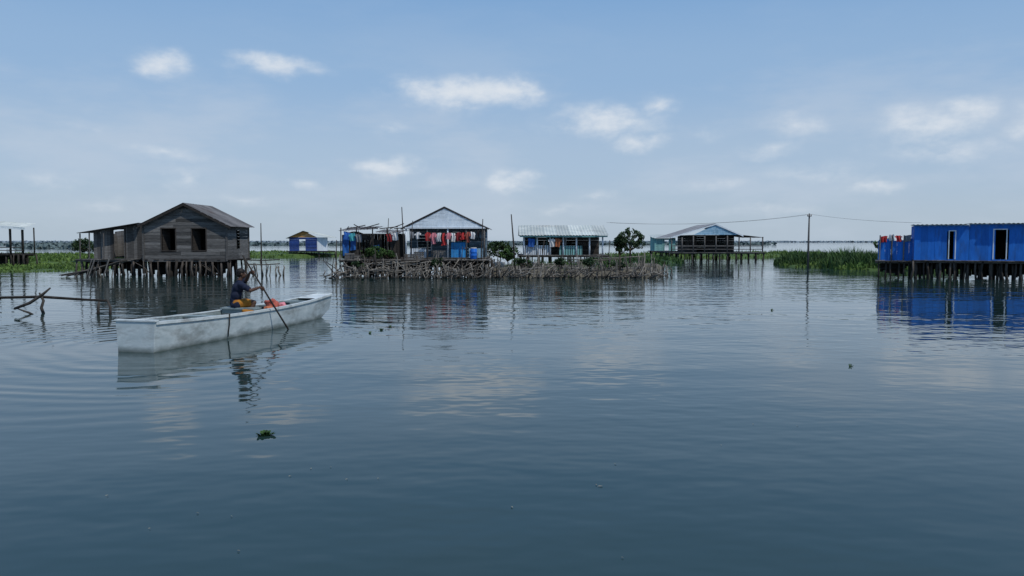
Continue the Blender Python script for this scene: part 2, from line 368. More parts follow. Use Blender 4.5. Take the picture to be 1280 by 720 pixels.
# ------------------------------------------------------------------ small far hut with blue walls
D=104
hu=thing('blue_hut',(X(362,D),D,0),'small hut with pale roof and dark blue walls','hut')
w=3.6; b=MB(); gz=.8
hboards(b,(0,0),(1,0),(0,-1),lambda z:0,lambda z:w,gz,2.55,[(1.3,2.1,gz,2.3)],bw=.25)
part(hu,'wall',b,M['navy'])
b=MB(); hboards(b,(0,0),(1,0),(0,-1),lambda z:(z-2.56)/.8*1.9,lambda z:w-(z-2.56)/.8*1.7,2.56,3.3,bw=.2); part(hu,'gable_wall',b,M['ochre'],label='ochre boarded gable')
b=MB(); vboards(b,(w,.05),(.97,.24),(.24,-.97),0,1.35,gz,lambda u:2.55,bw=.25); hboards(b,(w,.05),(0,1),(1,0),lambda z:0,lambda z:4,gz,2.5,bw=.25); part(hu,'side_wall',b,M['white'],label='pale cream side wall')
b=MB(); sheet(b,(1.9,-.3,3.4),(1.9,4.3,3.4),(-.4,4.3,2.4),(-.4,-.3,2.4)); sheet(b,(1.9,-.3,3.39),(1.9,4.3,3.39),(w+1.6,4.3,2.55),(w+1.6,-.3,2.55)); part(hu,'roof',b,M['zinc_white'])
b=MB(); deck(b,-.2,w+1.5,-.6,4,gz); part(hu,'floor',b,M['wood'])
stilts(hu,grid(0,w+1.3,-.3,3.8,.9,2),gz-.03)

# ------------------------------------------------------------------ central platform
D=45
cp=thing('stilt_platform',(X(424,D),D,0),'rickety wooden platform on many crooked stilts over water','platform')
W=X(612,D)-X(424,D); b=MB(); deck(b,0,W,0,5.5,.98,rag=.45); part(cp,'deck',b,M['deck'])
stilts(cp,[(i*W/50+R(-.14,.14),R(-.4,.2)) for i in range(51)],lambda x,y:R(.6,1.4),lean=.17,src=STILT+STAKE)
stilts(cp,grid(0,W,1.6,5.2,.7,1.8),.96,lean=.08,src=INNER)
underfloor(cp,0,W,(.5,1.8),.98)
brace(cp,0,W,-.25,1,16); brace(cp,0,W,-.35,1,16,m='stake')
for k in range(8):
    b=MB(); a=R(-.8,4); e=a+R(1.8,4); b.path([(a,-.25-R(0,.2),R(.15,.95)),((a+e)/2,-.25-R(0,.15),R(.3,.9)),(e,-.25-R(0,.2),R(.15,.95))],[.03,.035,.022],n=6); part(cp,'rail',b,M['stake'],True)
sj=thing('stake_jetty',(X(405,43.6),43.6,0),'low jetty of thin stakes lashed with poles over the water','jetty')
stilts(sj,[(R(0,1)**.9*9.3,R(-.75,.75)) for i in range(96)],lambda x,y:R(.2,.95),name='stake',r=.9,lean=.28,src=STAKE)
for k in range(8):
    b=MB(); a=R(-.3,6); e=a+R(1.2,3); z=R(.1,.5); yy=R(-.4,.5); b.path([(a,yy,z),((a+e)/2,yy+R(-.1,.1),z+R(-.08,.12)),(e,yy,z+R(-.15,.35))],[.025,.035,.022],n=6); part(sj,'rail',b,M['stake'],True)

def bank(name,ells,z,m='mud',rough=.12):
    b=MB()
    for (cx,cy,rx,ry) in ells:
        n=48; rings=[(0,z),(.35,z),(.7,z*.9),(.88,z*.75),(.96,z*.35),(1.02,-.35)]
        vs=[];fs=[]
        for (rr,zz) in rings:
            for i in range(n):
                a=2*math.pi*i/n; q=1+.12*noise.noise(Vector((cx+math.cos(a)*2,cy+math.sin(a)*2,.3)))
                ca,sa=math.cos(a),math.sin(a); kx=math.copysign(abs(ca)**.6,ca); ky=math.copysign(abs(sa)**.6,sa)
                x=cx+rx*rr*q*kx; y=cy+ry*rr*q*ky
                vs.append((x,y,zz+(rough*noise.noise(Vector((x*.8,y*.8,0))) if zz>0 else 0)))
        for j in range(len(rings)-1):
            for i in range(n): i2=(i+1)%n; fs.append((j*n+i,(j+1)*n+i,(j+1)*n+i2,j*n+i2))
        b.add(vs,fs,.5)
    return solo(name,b,M[m],smooth=True,kind='structure')
bank('ground',[(X(712,50.5),51.2,5.6,5.9)],.5)
W=X(826,44.4)-X(603,44.4)
sk=thing('stake_fence',(X(603,44.4),44.4,0),'retaining fence of uneven wooden stakes along a mud bank','fence')
stilts(sk,[(R(0,W),R(-.9,.5)) for i in range(99)],lambda x,y:(R(.15,.75) if R(0,1)<.7 else R(.7,1.25))*(1-.2*x/W),name='stake',r=.95,lean=.28,src=STAKE)
for k in range(12):
    b=MB(); a=R(0,W-3); e=a+R(1.0,3); z=R(.1,.6); yy=R(-.6,.4); b.path([(a,yy,z),((a+e)/2,yy+R(-.1,.1),z+R(-.1,.15)),(e,yy,z+R(-.25,.4))],[.025,.04,.022],n=6); part(sk,'rail',b,M['stake'],True)
sk2=thing('stake_fence',(X(700,46.5),46.5,0),'second row of grey stakes and rails on the mud bank','fence')
stilts(sk2,[(-2.5+R(0,8.2),R(-.35,.35)) for i in range(80)],lambda x,y:R(.6,1.4),name='stake',r=.8,lean=.17,src=STAKE)
for k in range(5):
    b=MB(); z=.6+.13*k; a=R(-2.6,2); b.path([(a,-.1,z),(a+1.5,-.1,z+R(-.08,.08)),(a+R(2.5,3.6),-.1,z+R(-.2,.15))],.028,n=6); part(sk2,'rail',b,M['stake'],True)
sk3=thing('stake_fence',(X(790,47),47,0),'short tail of broken stakes past the end of the bank','fence')
stilts(sk3,[(R(-.5,2.4),R(-1.9,.8)) for i in range(40)],lambda x,y:R(.2,.8),name='stake',r=.9,lean=.28,src=STAKE)
for k in range(90):
    px=R(418,826); d=R(42.7,44.1); b=MB(); a=R(-1.3,1.3); l=R(.6,2.0); z=R(-.05,.4); tl=R(-.3,.8)
    b.path([(-l/2*math.cos(a),-l/2*math.sin(a)*.4,R(-.15,.1)),(0,R(-.1,.1),z+.1),(l/2*math.cos(a),l/2*math.sin(a)*.4,z+tl)],[.03,.033,.013],n=6,t=R(0,1))
    if k%2: b.path([(0,0,z+.1),(R(-.2,.2),R(-.1,.1),z+R(.25,.6))],[.02,.008],n=5,t=.5)
    solo('driftwood_stick',b,M['stake' if k%3 else 'driftwood'],'crooked grey stick lying at the foot of the stakes','driftwood',True,(X(px,d),d,0),group='driftwood sticks by the fence')

# ------------------------------------------------------------------ central gable house
D=47.2; x0=X(507,D); w=X(606,D)-x0; ax=X(556,D)-x0; ez=2.84; az=3.98; fz=1.02; dp=5
g=thing('gable_house',(x0,D,0),'pale blue gable house with open porch on a stilt platform','house')
b=MB()
hboards(b,(0,-.12),(1,0),(0,-1),lambda z:(z-ez)/(az-ez)*ax,lambda z:w-(z-ez)/(az-ez)*(w-ax),ez+.02,az-.03,bw=.16)
part(g,'gable_wall',b,M['palewash'])
b=MB(); sl=(az-ez)/ax; sr=(az-ez)/(w-ax)
sheet(b,(ax,-.16,az+.07),(ax,dp+.2,az+.07),(-.25,dp+.2,ez-sl*.25+.07),(-.25,-.16,ez-sl*.25+.07))
sheet(b,(ax,-.16,az+.06),(ax,dp+.2,az+.06),(w+.25,dp+.2,ez-sr*.25+.06),(w+.25,-.16,ez-sr*.25+.06)); part(g,'roof',b,M['zinc'])
b=MB()
for (p,q) in (((-.25,ez-sl*.25),(ax,az)),((ax,az),(w+.25,ez-sr*.25))):
    qprism(b,(0,-.155),(1,0),(0,-1),[(p[0],p[1]-.03),(q[0],q[1]-.03),(q[0],q[1]+.03),(p[0],p[1]+.03)],.03,0,.2)
part(g,'bargeboard',b,M['wood_dark'])
b=MB(); b.box(0,w,-.16,-.1,ez-.08,ez+.015,.4); part(g,'beam',b,M['white'])
dr=(X(563,D)-x0,X(584,D)-x0,fz,2.55)
b=MB(); hboards(b,(0,2.0),(1,0),(0,-1),lambda z:.1,lambda z:w-.05,fz,ez,[dr,(.5,1.3,1.5,2.4)],bw=.2)
hboards(b,(w,2.0),(0,1),(1,0),lambda z:0,lambda z:dp-2.0,fz,ez,bw=.2); hboards(b,(0,2.0),(0,1),(-1,0),lambda z:0,lambda z:dp-2.0,fz,ez,bw=.2)
hboards(b,(0,dp),(1,0),(0,1),lambda z:.05,lambda z:w-.05,fz,ez,bw=.2)
part(g,'wall',b,M['porchblue'])
b=MB(); vboards(b,(dr[0]+.02,.4),(1,0),(0,-1),0,dr[1]-dr[0]-.02,fz+.04,lambda u:1.95,bw=.16); do=part(g,'porch_panel',b,M['skyblue'],label='bright blue boarded half door of the porch')
b=MB(); b.sphere((dr[1]-.14,.36,1.6),.03,8,6); part(do,'handle',b,M['glass'])
b=MB(); frame(b,(0,2.0),(1,0),(0,-1),.5,1.3,1.5,2.4,w=.06); part(g,'window',b,M['white'])
b=MB(); vboards(b,(.25,0),(1,0),(0,-1),0,1.1,fz,lambda u:1.6,bw=.12,gap=.04); part(g,'porch_rail',b,M['white'])
b=MB(); vboards(b,(1.5,.05),(1,0),(0,-1),0,.9,fz,lambda u:1.5,bw=.13,gap=.03); part(g,'porch_rail',b,M['wood'])
b=MB(); vboards(b,(dr[1]+.1,0),(1,0),(0,-1),0,w-dr[1]-.2,fz,lambda u:1.6,bw=.14,gap=.02); part(g,'porch_rail',b,M['lightblue'])
for xx in (.04,1.3,2.5,3.6,w-.04):
    b=MB(); b.path([(xx,-.05,fz),(xx+R(-.02,.02),-.05,ez)],.05,t=.5); part(g,'porch_post',b,M['white' if xx in(.04,2.5) else 'wood'],True)
b=MB(); deck(b,-.2,w+.2,-.5,dp,fz+.03); part(g,'floor',b,M['deck'])

# laundry
def garment(kind,w,hh):
    b=MB(); nx,nz=8,6
    ph=R(0,6)
    def pt(u,v):
        return (u+.03*math.sin(v*9+ph), .04*math.sin(u*14/max(w,.3)+v*3+ph)+.02*math.sin(v*8), v+.02*math.sin(u*12+ph))
    def panel(u0,u1,v0,v1,u0b=None,u1b=None,t=.5):
        u0b=u0 if u0b is None else u0b; u1b=u1 if u1b is None else u1b
        vs=[];fs=[]
        for j in range(nz+1):
            v=v0+(v1-v0)*j/nz; a=u0+(u0b-u0)*j/nz; c=u1+(u1b-u1)*j/nz
            for i in range(nx+1): vs.append(pt(a+(c-a)*i/nx,v))
        for j in range(nz):
            for i in range(nx): q=j*(nx+1)+i; fs.append((q,q+1,q+nx+2,q+nx+1))
        b.add(vs,fs,t)
    if kind=='shirt':
        panel(-w*.33,w*.33,0,-hh,-w*.36,w*.36,.5); panel(-w*.5,-w*.32,-.06,-hh*.38,-w*.56,-w*.34,.3); panel(w*.32,w*.5,-.06,-hh*.38,w*.34,w*.56,.7)
    elif kind=='trousers':
        panel(-w*.3,w*.3,0,-hh*.3,-w*.32,w*.32,.5); panel(-w*.32,-.01,-hh*.30,-hh,-w*.3,-w*.08,.4); panel(.01,w*.32,-hh*.30,-hh,w*.08,w*.3,.6)
    elif kind=='dress':
        panel(-w*.2,w*.2,0,-hh*.4,-w*.22,w*.22,.5); panel(-w*.22,w*.22,-hh*.40,-hh,-w*.45,w*.45,.6)
    else: panel(-w*.5,w*.5,0,-hh,-w*.47,w*.48,.5)
    return b
names={'shirt':'T-shirt','trousers':'trousers','dress':'dress','towel':'towel'}
nms={'shirt':'hanging_shirt','trousers':'hanging_trousers','dress':'hanging_dress','towel':'hanging_towel'}
ly=46.78
def line_z(px): t=(px-505)/(606-505); return 2.66-.6*t*(1-t)
laundry=[(515,'towel','grey',.28,.35),(523,'shirt','white',.36,.4),(535,'shirt','red',.36,.5),(542,'shirt','pink',.36,.65),(548.5,'towel','white',.28,.5),(555,'dress','red',.38,.7),
(561,'shirt','pink',.36,.38),(567,'shirt','white',.34,.5),(573,'shirt','darkred',.36,.5),(579,'dress','red',.36,.42),(585,'shirt','coral',.34,.6),(591,'shirt','white',.32,.4),(598,'trousers','black',.28,.5)]
for px,k,c,w_,h_ in laundry:
    nice={'darkred':'dark red'}.get(c,c); y_=ly+R(-.12,.02)
    solo(nms[k],garment(k,w_,h_),M['cloth_'+c],f'{nice} {names[k]} hung to dry on the porch clothesline','laundry',True,(X(px,ly),y_,line_z(px)-R(0,.04)),R(-.4,.4),group='clothes drying on the porch line')
b=MB(); pts=[(X(p,ly),ly,line_z(p)+.01) for p in range(505,607,8)]; b.path([Vector(p)-Vector(pts[0]) for p in pts],.012,n=5); solo('clothesline',b,M['rope'],'thin sagging rope clothesline strung across a house porch','clothesline',loc=pts[0])
lz2=lambda p:2.6-.0018*(p-430)*(500-p)/10
b=MB(); pts=[(X(p,46),46,lz2(p)) for p in range(430,501,7)]; b.path([Vector(p)-Vector(pts[0]) for p in pts],.012,n=5); solo('clothesline',b,M['rope'],'thin rope clothesline beside a dark plank shack','clothesline',loc=pts[0])
for px,k,c in [(434,'towel','blue'),(441,'shirt','turquoise'),(449,'towel','grey'),(487,'shirt','darkred'),(494,'towel','white')]:
    nice={'darkred':'dark red'}.get(c,c)
    solo(nms[k],garment(k,.38,.45),M['cloth_'+c],f'{nice} {names[k]} hung on a rope beside the dark shack','laundry',True,(X(px,46),46,lz2(px)),R(-.3,.3),group='clothes drying by the shack')

# ------------------------------------------------------------------ cluttered shack
D=47; x0=X(428,D); w=X(498,D)-x0
s=thing('cluttered_shack',(x0,D,0),'low dark plank shack patched with blue tarpaulin on a platform','shack')
b=MB(); vboards(b,(0,0),(1,0),(0,-1),0,w,1.02,lambda u:2.35+.25*math.sin(u*2.1),[(1.0,1.6,1.1,2.1),(2.3,2.8,1.5,2.1)],bw=.17,rag=.05,jit=.04); vboards(b,(w,.03),(0,1),(1,0),0,3,1.02,lambda u:2.4); vboards(b,(0,.03),(0,1),(-1,0),0,3,1.02,lambda u:2.4); vboards(b,(0,3),(1,0),(0,1),0,w,1.02,lambda u:2.5); part(s,'wall',b,M['wood_dark'])
b=MB(); sheet(b,(-.1,3.1,2.9),(w*.6,3.1,2.95),(w*.6,-.45,2.72),(-.15,-.45,2.62)); sheet(b,(w*.6,3.1,2.75),(w+.1,3.1,2.7),(w+.1,-.35,2.45),(w*.6,-.35,2.55)); part(s,'roof',b,M['zinc_dark'])
for k in range(9):
    b=MB(); q=R(0,w); b.path([(q,-.3,2.75),(q+R(-.9,.9),2,2.85+R(0,.25))],.03,n=5); part(s,'roof_pole',b,M['wood_dark'])
for xx in (0,.9,1.9,2.7,w):
    b=MB(); b.path([(xx,-.4,1.0),(xx+R(-.05,.05),-.4,2.8)],.035,n=6); part(s,'post',b,M['wood_dark'])
for (a,e,z0,z1) in ((.05,.42,1.15,2.35),(.5,.85,1.5,2.2),(1.8,2.2,1.2,1.8)):
    b=MB(); vs=[];fs=[]
    for j in range(6):
        for i in range(6): u=a+(e-a)*i/5; z=z1+(z0-z1)*j/5; vs.append((u,-.09-.04*math.sin(u*20+z*4),z+.03*math.sin(u*9)))
    for j in range(5):
        for i in range(5): q=j*6+i; fs.append((q,q+1,q+7,q+6))
    b.add(vs,fs,.5); part(s,'tarpaulin',b,M['bluetarp'],True)
for px,hh,ww in ((437,.35,.5),(447,.25,.45),(512,.3,.5),(524,.42,.4)):
    t=thing('wooden_crate',(X(px,46),46,1.0),'weathered slatted wooden crate standing on the platform deck','crate',rot=R(-.4,.4))
    b=MB()
    for k in range(4):
        z=k*hh/4
        b.box(-ww/2,ww/2,-.2,-.18,z,z+hh/4-.02); b.box(-ww/2,ww/2,.18,.2,z,z+hh/4-.02); b.box(-ww/2-.02,-ww/2,-.2,.2,z,z+hh/4-.02); b.box(ww/2,ww/2+.02,-.2,.2,z,z+hh/4-.02)
    for a_ in (-1,1):
        for c_ in (-1,1): b.box(a_*(ww/2-.03)-.02,a_*(ww/2-.03)+.02,c_*.15-.02,c_*.15+.02,0,hh)
    part(t,'slats',b,M['wood'])

def barrel(px,d,zb,m,r=.28,hh=.85,label=''):
    t=thing('plastic_barrel',(X(px,d),d,zb),label,'barrel')
    b=MB(); prof=[(0,r*.9),(.04,r*.97),(.3,r),(.32,r*1.05),(.35,r),(.65,r),(.68,r*1.05),(.7,r),(.95,r*.96),(1,r*.88)]
    b.path([(0,0,z*hh) for z,_ in prof],[q for _,q in prof],n=18,t=.5); part(t,'drum',b,m,True)
    b=MB(); b.path([(0,0,hh+.002),(0,0,hh+.05)],[r*.92,r*.9],n=18,t=.5); part(t,'lid',b,M['bucket'],True)
barrel(592,46.4,1.0,M['barrel'],r=.2,hh=.6,label='upright blue plastic water barrel on the porch deck')
for px in (620,628,668,742):
    t=thing('plastic_bucket',(X(px,46.9),46.9,.5),'small white plastic bucket on the mud bank','bucket')
    b=MB(); b.path([(0,0,0),(0,0,.3),(0,0,.32)],[.12,.16,.17],n=14,t=.5); part(t,'tub',b,M['bucket'],True)
    b=MB(); b.path([(.16*math.cos(a),0,.31+.14*math.sin(a)) for a in [math.pi*i/8 for i in range(9)]],.006,n=5); part(t,'handle',b,M['wire'])

# ------------------------------------------------------------------ white-roofed house
D=54; x0=X(655,D); w=X(753,D)-x0; fz=1.1; ez=2.42; rz=3.14
wh=thing('porch_house',(x0,D,0),'low house with pale corrugated roof and teal trimmed porch','house')
b=MB(); sheet(b,(-.35,2.6,rz),(w+.35,2.6,rz),(w+.35,-.4,ez),(-.35,-.4,ez)); sheet(b,(-.35,2.61,rz-.01),(w+.35,2.61,rz-.01),(w+.35,5.4,ez),(-.35,5.4,ez)); part(wh,'roof',b,M['zinc_white'])
b=MB(); b.box(-.3,w+.3,-.36,-.32,ez-.12,ez-.02,.5); part(wh,'fascia',b,M['teal'])
dr2=[(.9,1.6,fz,2.3),(3.0,3.7,1.6,2.25)]
b=MB(); hboards(b,(0,2.2),(1,0),(0,-1),lambda z:0,lambda z:w,fz,2.8,dr2,bw=.2); hboards(b,(0,5),(1,0),(0,1),lambda z:0,lambda z:w,fz,2.4,bw=.2)
for q,nn in ((0,-1),(w,1)): hboards(b,(q,2.2),(0,1),(nn,0),lambda z:0,lambda z:2.8,fz,2.45,bw=.2)
part(wh,'wall',b,M['wood_dark'])
b=MB(); vboards(b,(.0,0),(1,0),(0,-1),0,w*.34,fz,lambda u:1.75,bw=.15,gap=.05); part(wh,'porch_rail',b,M['white'])
b=MB(); vboards(b,(w*.45,0),(1,0),(0,-1),0,w*.3,fz,lambda u:1.72,bw=.15,gap=.05); part(wh,'porch_rail',b,M['teal'])
for i in range(7):
    b=MB(); b.path([(w*i/6,-.05,fz),(w*i/6,-.05,ez-.05)],.055,t=.7); part(wh,'porch_post',b,M['white'],True)
b=MB(); frame(b,(0,2.2),(1,0),(0,-1),*dr2[1],w=.07); part(wh,'window',b,M['white'])
b=MB(); frame(b,(0,2.2),(1,0),(0,-1),*dr2[0],w=.07,bottom=False); part(wh,'door_frame',b,M['teal'])
b=MB(); deck(b,-.4,w+.4,-.8,5,fz); part(wh,'floor',b,M['deck'])
stilts(wh,grid(-.3,w+.3,-.6,4.6,.7,2.5),fz-.03)
for px,c,k in ((664,'blue','towel'),(690,'white','shirt'),(697,'orange','shirt')):
    solo(nms[k],garment(k,.45,.55),M['cloth_'+c],f'{c} {names[k]} hanging from the eave of the pale roofed porch','laundry',True,(X(px,53.8),53.8,2.2),0,group='clothes on the pale roofed porch')

# ------------------------------------------------------------------ far turquoise houses
D=85; x0=X(866,D); w=X(923,D)-x0; ax=X(893,D)-x0; fz=.85; ez=2.72; az=3.82; dp=8
t=thing('turquoise_house',(x0,D,0),'turquoise gabled stilt house with open porch and grey roof','house')
b=MB(); hboards(b,(0,-.2),(1,0),(0,-1),lambda z:(z-ez)/(az-ez)*ax,lambda z:w-(z-ez)/(az-ez)*(w-ax),ez,az-.03,bw=.25); part(t,'gable_wall',b,M['lightblue'])
b=MB(); hboards(b,(0,1.8),(1,0),(0,-1),lambda z:0,lambda z:w,fz,ez,[(.8,1.7,fz,2.5),(3,3.9,1.5,2.4)],bw=.25)
hboards(b,(0,1.8),(0,1),(-1,0),lambda z:0,lambda z:dp-1.8,fz,ez,[(2,3,1.5,2.4)],bw=.25); hboards(b,(w,1.8),(0,1),(1,0),lambda z:0,lambda z:dp-1.8,fz,ez,bw=.25); hboards(b,(0,dp),(1,0),(0,1),lambda z:0,lambda z:w,fz,ez,bw=.25); part(t,'wall',b,M['wood_dark'])
b=MB(); sheet(b,(ax,-.3,az+.07),(ax,dp+.3,az+.07),(-2.4,dp+.3,2.45),(-2.4,-.3,2.45)); sheet(b,(ax,-.3,az+.06),(ax,dp+.3,az+.06),(w+.4,dp+.3,ez-.1),(w+.4,-.3,ez-.1)); part(t,'roof',b,M['zinc'])
b=MB(); sheet(b,(w+.4,-.2,ez-.05),(w+.4,dp,ez+.02),(w+2.6,dp,ez-.25),(w+2.6,-.2,ez-.3)); part(t,'side_roof',b,M['zinc_dark'])
b=MB(); qprism(b,(0,-.3),(1,0),(0,-1),[(-2.4,2.36),(ax,az-.06),(ax,az+.06),(-2.4,2.5)],.04,0,.9); qprism(b,(0,-.3),(1,0),(0,-1),[(ax,az-.06),(w+.4,ez-.2),(w+.4,ez-.06),(ax,az+.06)],.04,0,.9); part(t,'bargeboard',b,M['white'])
for xx in (-2.3,-1.2,0,1.2,2.4,3.6,w,w+1.2,w+2.5):
    b=MB(); b.path([(xx,-.1,fz),(xx,-.1,2.5 if xx<0 or xx>w+1 else ez)],.07,t=.5); part(t,'porch_post',b,M['wood'],True)
for zz in (1.5,1.15):
    b=MB(); b.box(-2.3,w+2.5,-.12,-.06,zz,zz+.08); part(t,'porch_rail',b,M['wood'])
b=MB(); deck(b,-2.5,w+2.7,-.6,dp,fz,bw=.3); part(t,'floor',b,M['wood'])
stilts(t,grid(-2.4,w+2.6,-.4,5,.75,2.6),fz-.03,r=1.3)
D=96; x0=X(818,D)
t=thing('turquoise_shed',(x0,D,0),'small boxy turquoise shed with sloping sheet roof on stilts','shed')
b=MB(); w=2.5; vboards(b,(0,0),(1,0),(0,-1),0,w,.9,lambda u:2.4,[(1.2,1.8,.9,2.2)],bw=.25); vboards(b,(0,.03),(0,1),(-1,0),0,3,.9,lambda u:2.4+u*.1,bw=.25); vboards(b,(w,.03),(0,1),(1,0),0,3,.9,lambda u:2.4+u*.1,bw=.25); part(t,'wall',b,M['teal'])
b=MB(); sheet(b,(-.3,3.3,2.85),(w+.3,3.3,2.85),(w+.3,-.3,2.45),(-.3,-.3,2.45)); part(t,'roof',b,M['zinc_white'])
b=MB(); deck(b,-.3,w+.3,-.5,3,.9,bw=.3); part(t,'floor',b,M['wood']); stilts(t,grid(-.2,w+.2,-.3,2.8,.9,1.5),.87,r=1.3)

# ------------------------------------------------------------------ royal blue house
D=43.5; x0=X(1142,D); yaw=-.42
bh=thing('blue_plank_house',(x0,D,0),'long royal blue plank house with white framed doors on stilts','house',rot=yaw)
fz=1.06; tz=2.88; w=11
d1=(1.68,1.94,fz,2.55); d2=(3.75,4.3,fz,2.62)
b=MB(); vboards(b,(0,0),(1,0),(0,-1),0,2.6,fz-.1,lambda u:tz,[d1],bw=.3,jit=.01,gap=.004,rag=.06); part(bh,'wall',b,M['blue'])
b=MB(); vboards(b,(2.62,.12),(1,0),(0,-1),0,w-2.62,fz-.1,lambda u:tz+.04,[(d2[0]-2.62,d2[1]-2.62,d2[2],d2[3]),(5.9-2.62,6.7-2.62,1.7,2.5)],bw=.3,jit=.01,gap=.004,rag=.06)
vboards(b,(0,.03),(0,1),(-1,0),0,3.6,fz-.1,lambda u:tz-.02,bw=.24); vboards(b,(w,.15),(0,1),(1,0),0,3.5,fz-.1,lambda u:tz,bw=.24); vboards(b,(0,3.7),(1,0),(0,1),0,w,fz-.1,lambda u:tz,bw=.24); part(bh,'wall',b,M['blue'])
b=MB(); b.box(.5,w-.3,2.2,2.23,fz,tz-.1,.3); part(bh,'interior_shade_panel',b,M['dark'])  # near-black sheet behind the doors and window, painted as room shade
b=MB(); sheet(b,(-.12,3.8,tz+.06),(2.6,3.8,tz+.06),(2.6,-.18,tz+.03),(-.12,-.18,tz+.03)); sheet(b,(2.6,3.8,tz+.1),(w+.2,3.8,tz+.1),(w+.2,-.1,tz+.07),(2.6,-.1,tz+.07)); part(bh,'roof',b,M['zinc_white'])
b=MB(); b.box(-.1,2.6,-.05,-.025,tz-.03,tz+.005,.8); part(bh,'fascia',b,M['lightblue'])
b=MB(); b.box(2.62,w,.06,.09,tz+.02,tz+.055,.8); part(bh,'fascia',b,M['lightblue'])
for o,yy in ((d1,0),(d2,.12)):
    b=MB(); frame(b,(0,yy),(1,0),(0,-1),*o,w=.05,bottom=False); fr=part(bh,'door_frame',b,M['white'])
b=MB(); frame(b,(0,.12),(1,0),(0,-1),5.9,6.7,1.7,2.5,w=.06); part(bh,'window',b,M['white'])
b=MB(); deck(b,-.05,w,-.35,3.6,fz-.06,bw=.2); part(bh,'floor',b,M['deck'])
stilts(bh,grid(0,w,-.2,.2,.27,.5,.17)[:84],fz-.1,lean=.09)
stilts(bh,grid(0,w,1.8,3.4,1.4,1.6,.14)[:16],fz-.1,src=INNER)
underfloor(bh,0,w,(.7,1.9),fz-.06)
b=MB(); aw=1.75
vboards(b,(-aw,.5),(1,0),(0,-1),0,aw-.03,.98,lambda u:2.1+.08*math.sin(u*5),bw=.3,jit=.04,rag=.06); vboards(b,(-aw,.53),(0,1),(-1,0),0,2.2,.98,lambda u:2.05,bw=.3); part(bh,'annex_wall',b,M['blue'],label='low patched blue board enclosure')
b=MB(); deck(b,-aw-.15,0-.06,.1,2.7,.95,bw=.2); part(bh,'annex_floor',b,M['deck']); underfloor(bh,-aw,-.2,(.6,),.95)
for xx in (-1.7,-1.4,-1.1,-.75,-.5,-.2):
    b=MB(); b.path([(xx,.2,-.5),(xx+R(-.08,.08),.2,.92)],.045,wob=.1); part(bh,'annex_stilt',b,M['stilt'])
for xx in (-1.7,-1.1,-.5):
    b=MB(); b.path([(xx,.4,.9),(xx+.02,.4,2.35)],.035); part(bh,'annex_post',b,M['wood'])
for (lx,c,k,zz) in ((-1.5,'red','towel',2.3),(-1.1,'white','shirt',2.4),(-.75,'red','shirt',2.35),(-.3,'grey','towel',2.35)):
    p=Matrix.Translation(bh.location)@Matrix.Rotation(yaw,4,'Z')@Vector((lx,.42,zz))
    solo(nms[k],garment(k,.36,.34),M['cloth_'+c],f'{c} {names[k]} draped over the low blue board enclosure','laundry',True,p,yaw,group='clothes on the blue enclosure')

# ------------------------------------------------------------------ utility pole and cables
D=60; px=X(1010,D)
u=thing('utility_pole',(px,D,0),'slim grey utility pole with short crossarm standing in shallow water','utility pole')
b=MB(); b.path([(0,0,-.6),(0,0,2),(.02,0,4.1)],[.08,.07,.05],n=10,t=.4); part(u,'shaft',b,M['wood'],True)
b=MB(); b.box(-.16,.16,-.11,-.06,3.87,3.92,.3); part(u,'crossarm',b,M['wood_dark'])
for xx in (-.13,.13):
    b=MB(); b.path([(xx,-.085,3.92),(xx,-.085,3.97),(xx,-.085,4.0),(xx,-.085,4.03)],[.02,.04,.03,.03],n=8,t=.5); part(u,'insulator',b,M['glass'],True)
def cable(p,q,sag,label):
    p,q=Vector(p),Vector(q); b=MB(); n=16
    b.path([(q-p)*(i/n)-Vector((0,0,sag*4*(i/n)*(1-i/n))) for i in range(n+1)],.007,n=4,t=.5); solo('power_cable',b,M['wire'],label,'cable',loc=p,group='power cables from the pole')
for xx in (-.13,.13):
    cable((px+xx,D-.085,4.03),(X(760,57)+xx,57,3.35),.35,'thin sagging power cable between utility pole and houses')
cable((px+.13,D-.085,4.03),(X(1150,47),47,3.1),.12,'thin power cable running from utility pole to the blue house')

# ------------------------------------------------------------------ vegetation
def blades(b,n,ells,h0,h1,wd,fl=.25,zb=0,edge=.25,thr=-.35):
    for _ in range(n):
        cx,cy,rx,ry=random.choice(ells); a=R(0,6.283); rr=math.sqrt(R(0,1))
        q=1+.25*noise.noise(Vector((cx+math.cos(a)*1.5,cy+math.sin(a)*1.5,1.7)))
        x=cx+rx*rr*q*math.cos(a); y=cy+ry*rr*q*math.sin(a)
        cl=noise.noise(Vector((x*.45,y*.45,3.1)))+.5*noise.noise(Vector((x*1.3,y*1.3,7.1)))
        if cl<thr: continue
        hh=R(h0,h1)*(.65+.6*max(0,cl+.4))*(1 if rr<1-edge else .55+.45*(1-rr)/edge)
        th=R(0,6.283); dx,dy=math.cos(th),math.sin(th); w=wd*R(.6,1.4); l=hh*R(0,fl*2)
        la=R(0,6.283); lx,ly_=math.cos(la)*l,math.sin(la)*l
        b.add([(x-dx*w/2,y-dy*w/2,zb-.05),(x+dx*w/2,y+dy*w/2,zb-.05),(x+dx*w*.45+lx*.35,y+dy*w*.45+ly_*.35,zb+hh*.6),(x-dx*w*.45+lx*.35,y-dy*w*.45+ly_*.35,zb+hh*.6),(x+lx,y+ly_,zb+hh)],[(0,1,2,3),(3,2,4)],min(1,max(0,.5+cl*.6+R(-.3,.3))))
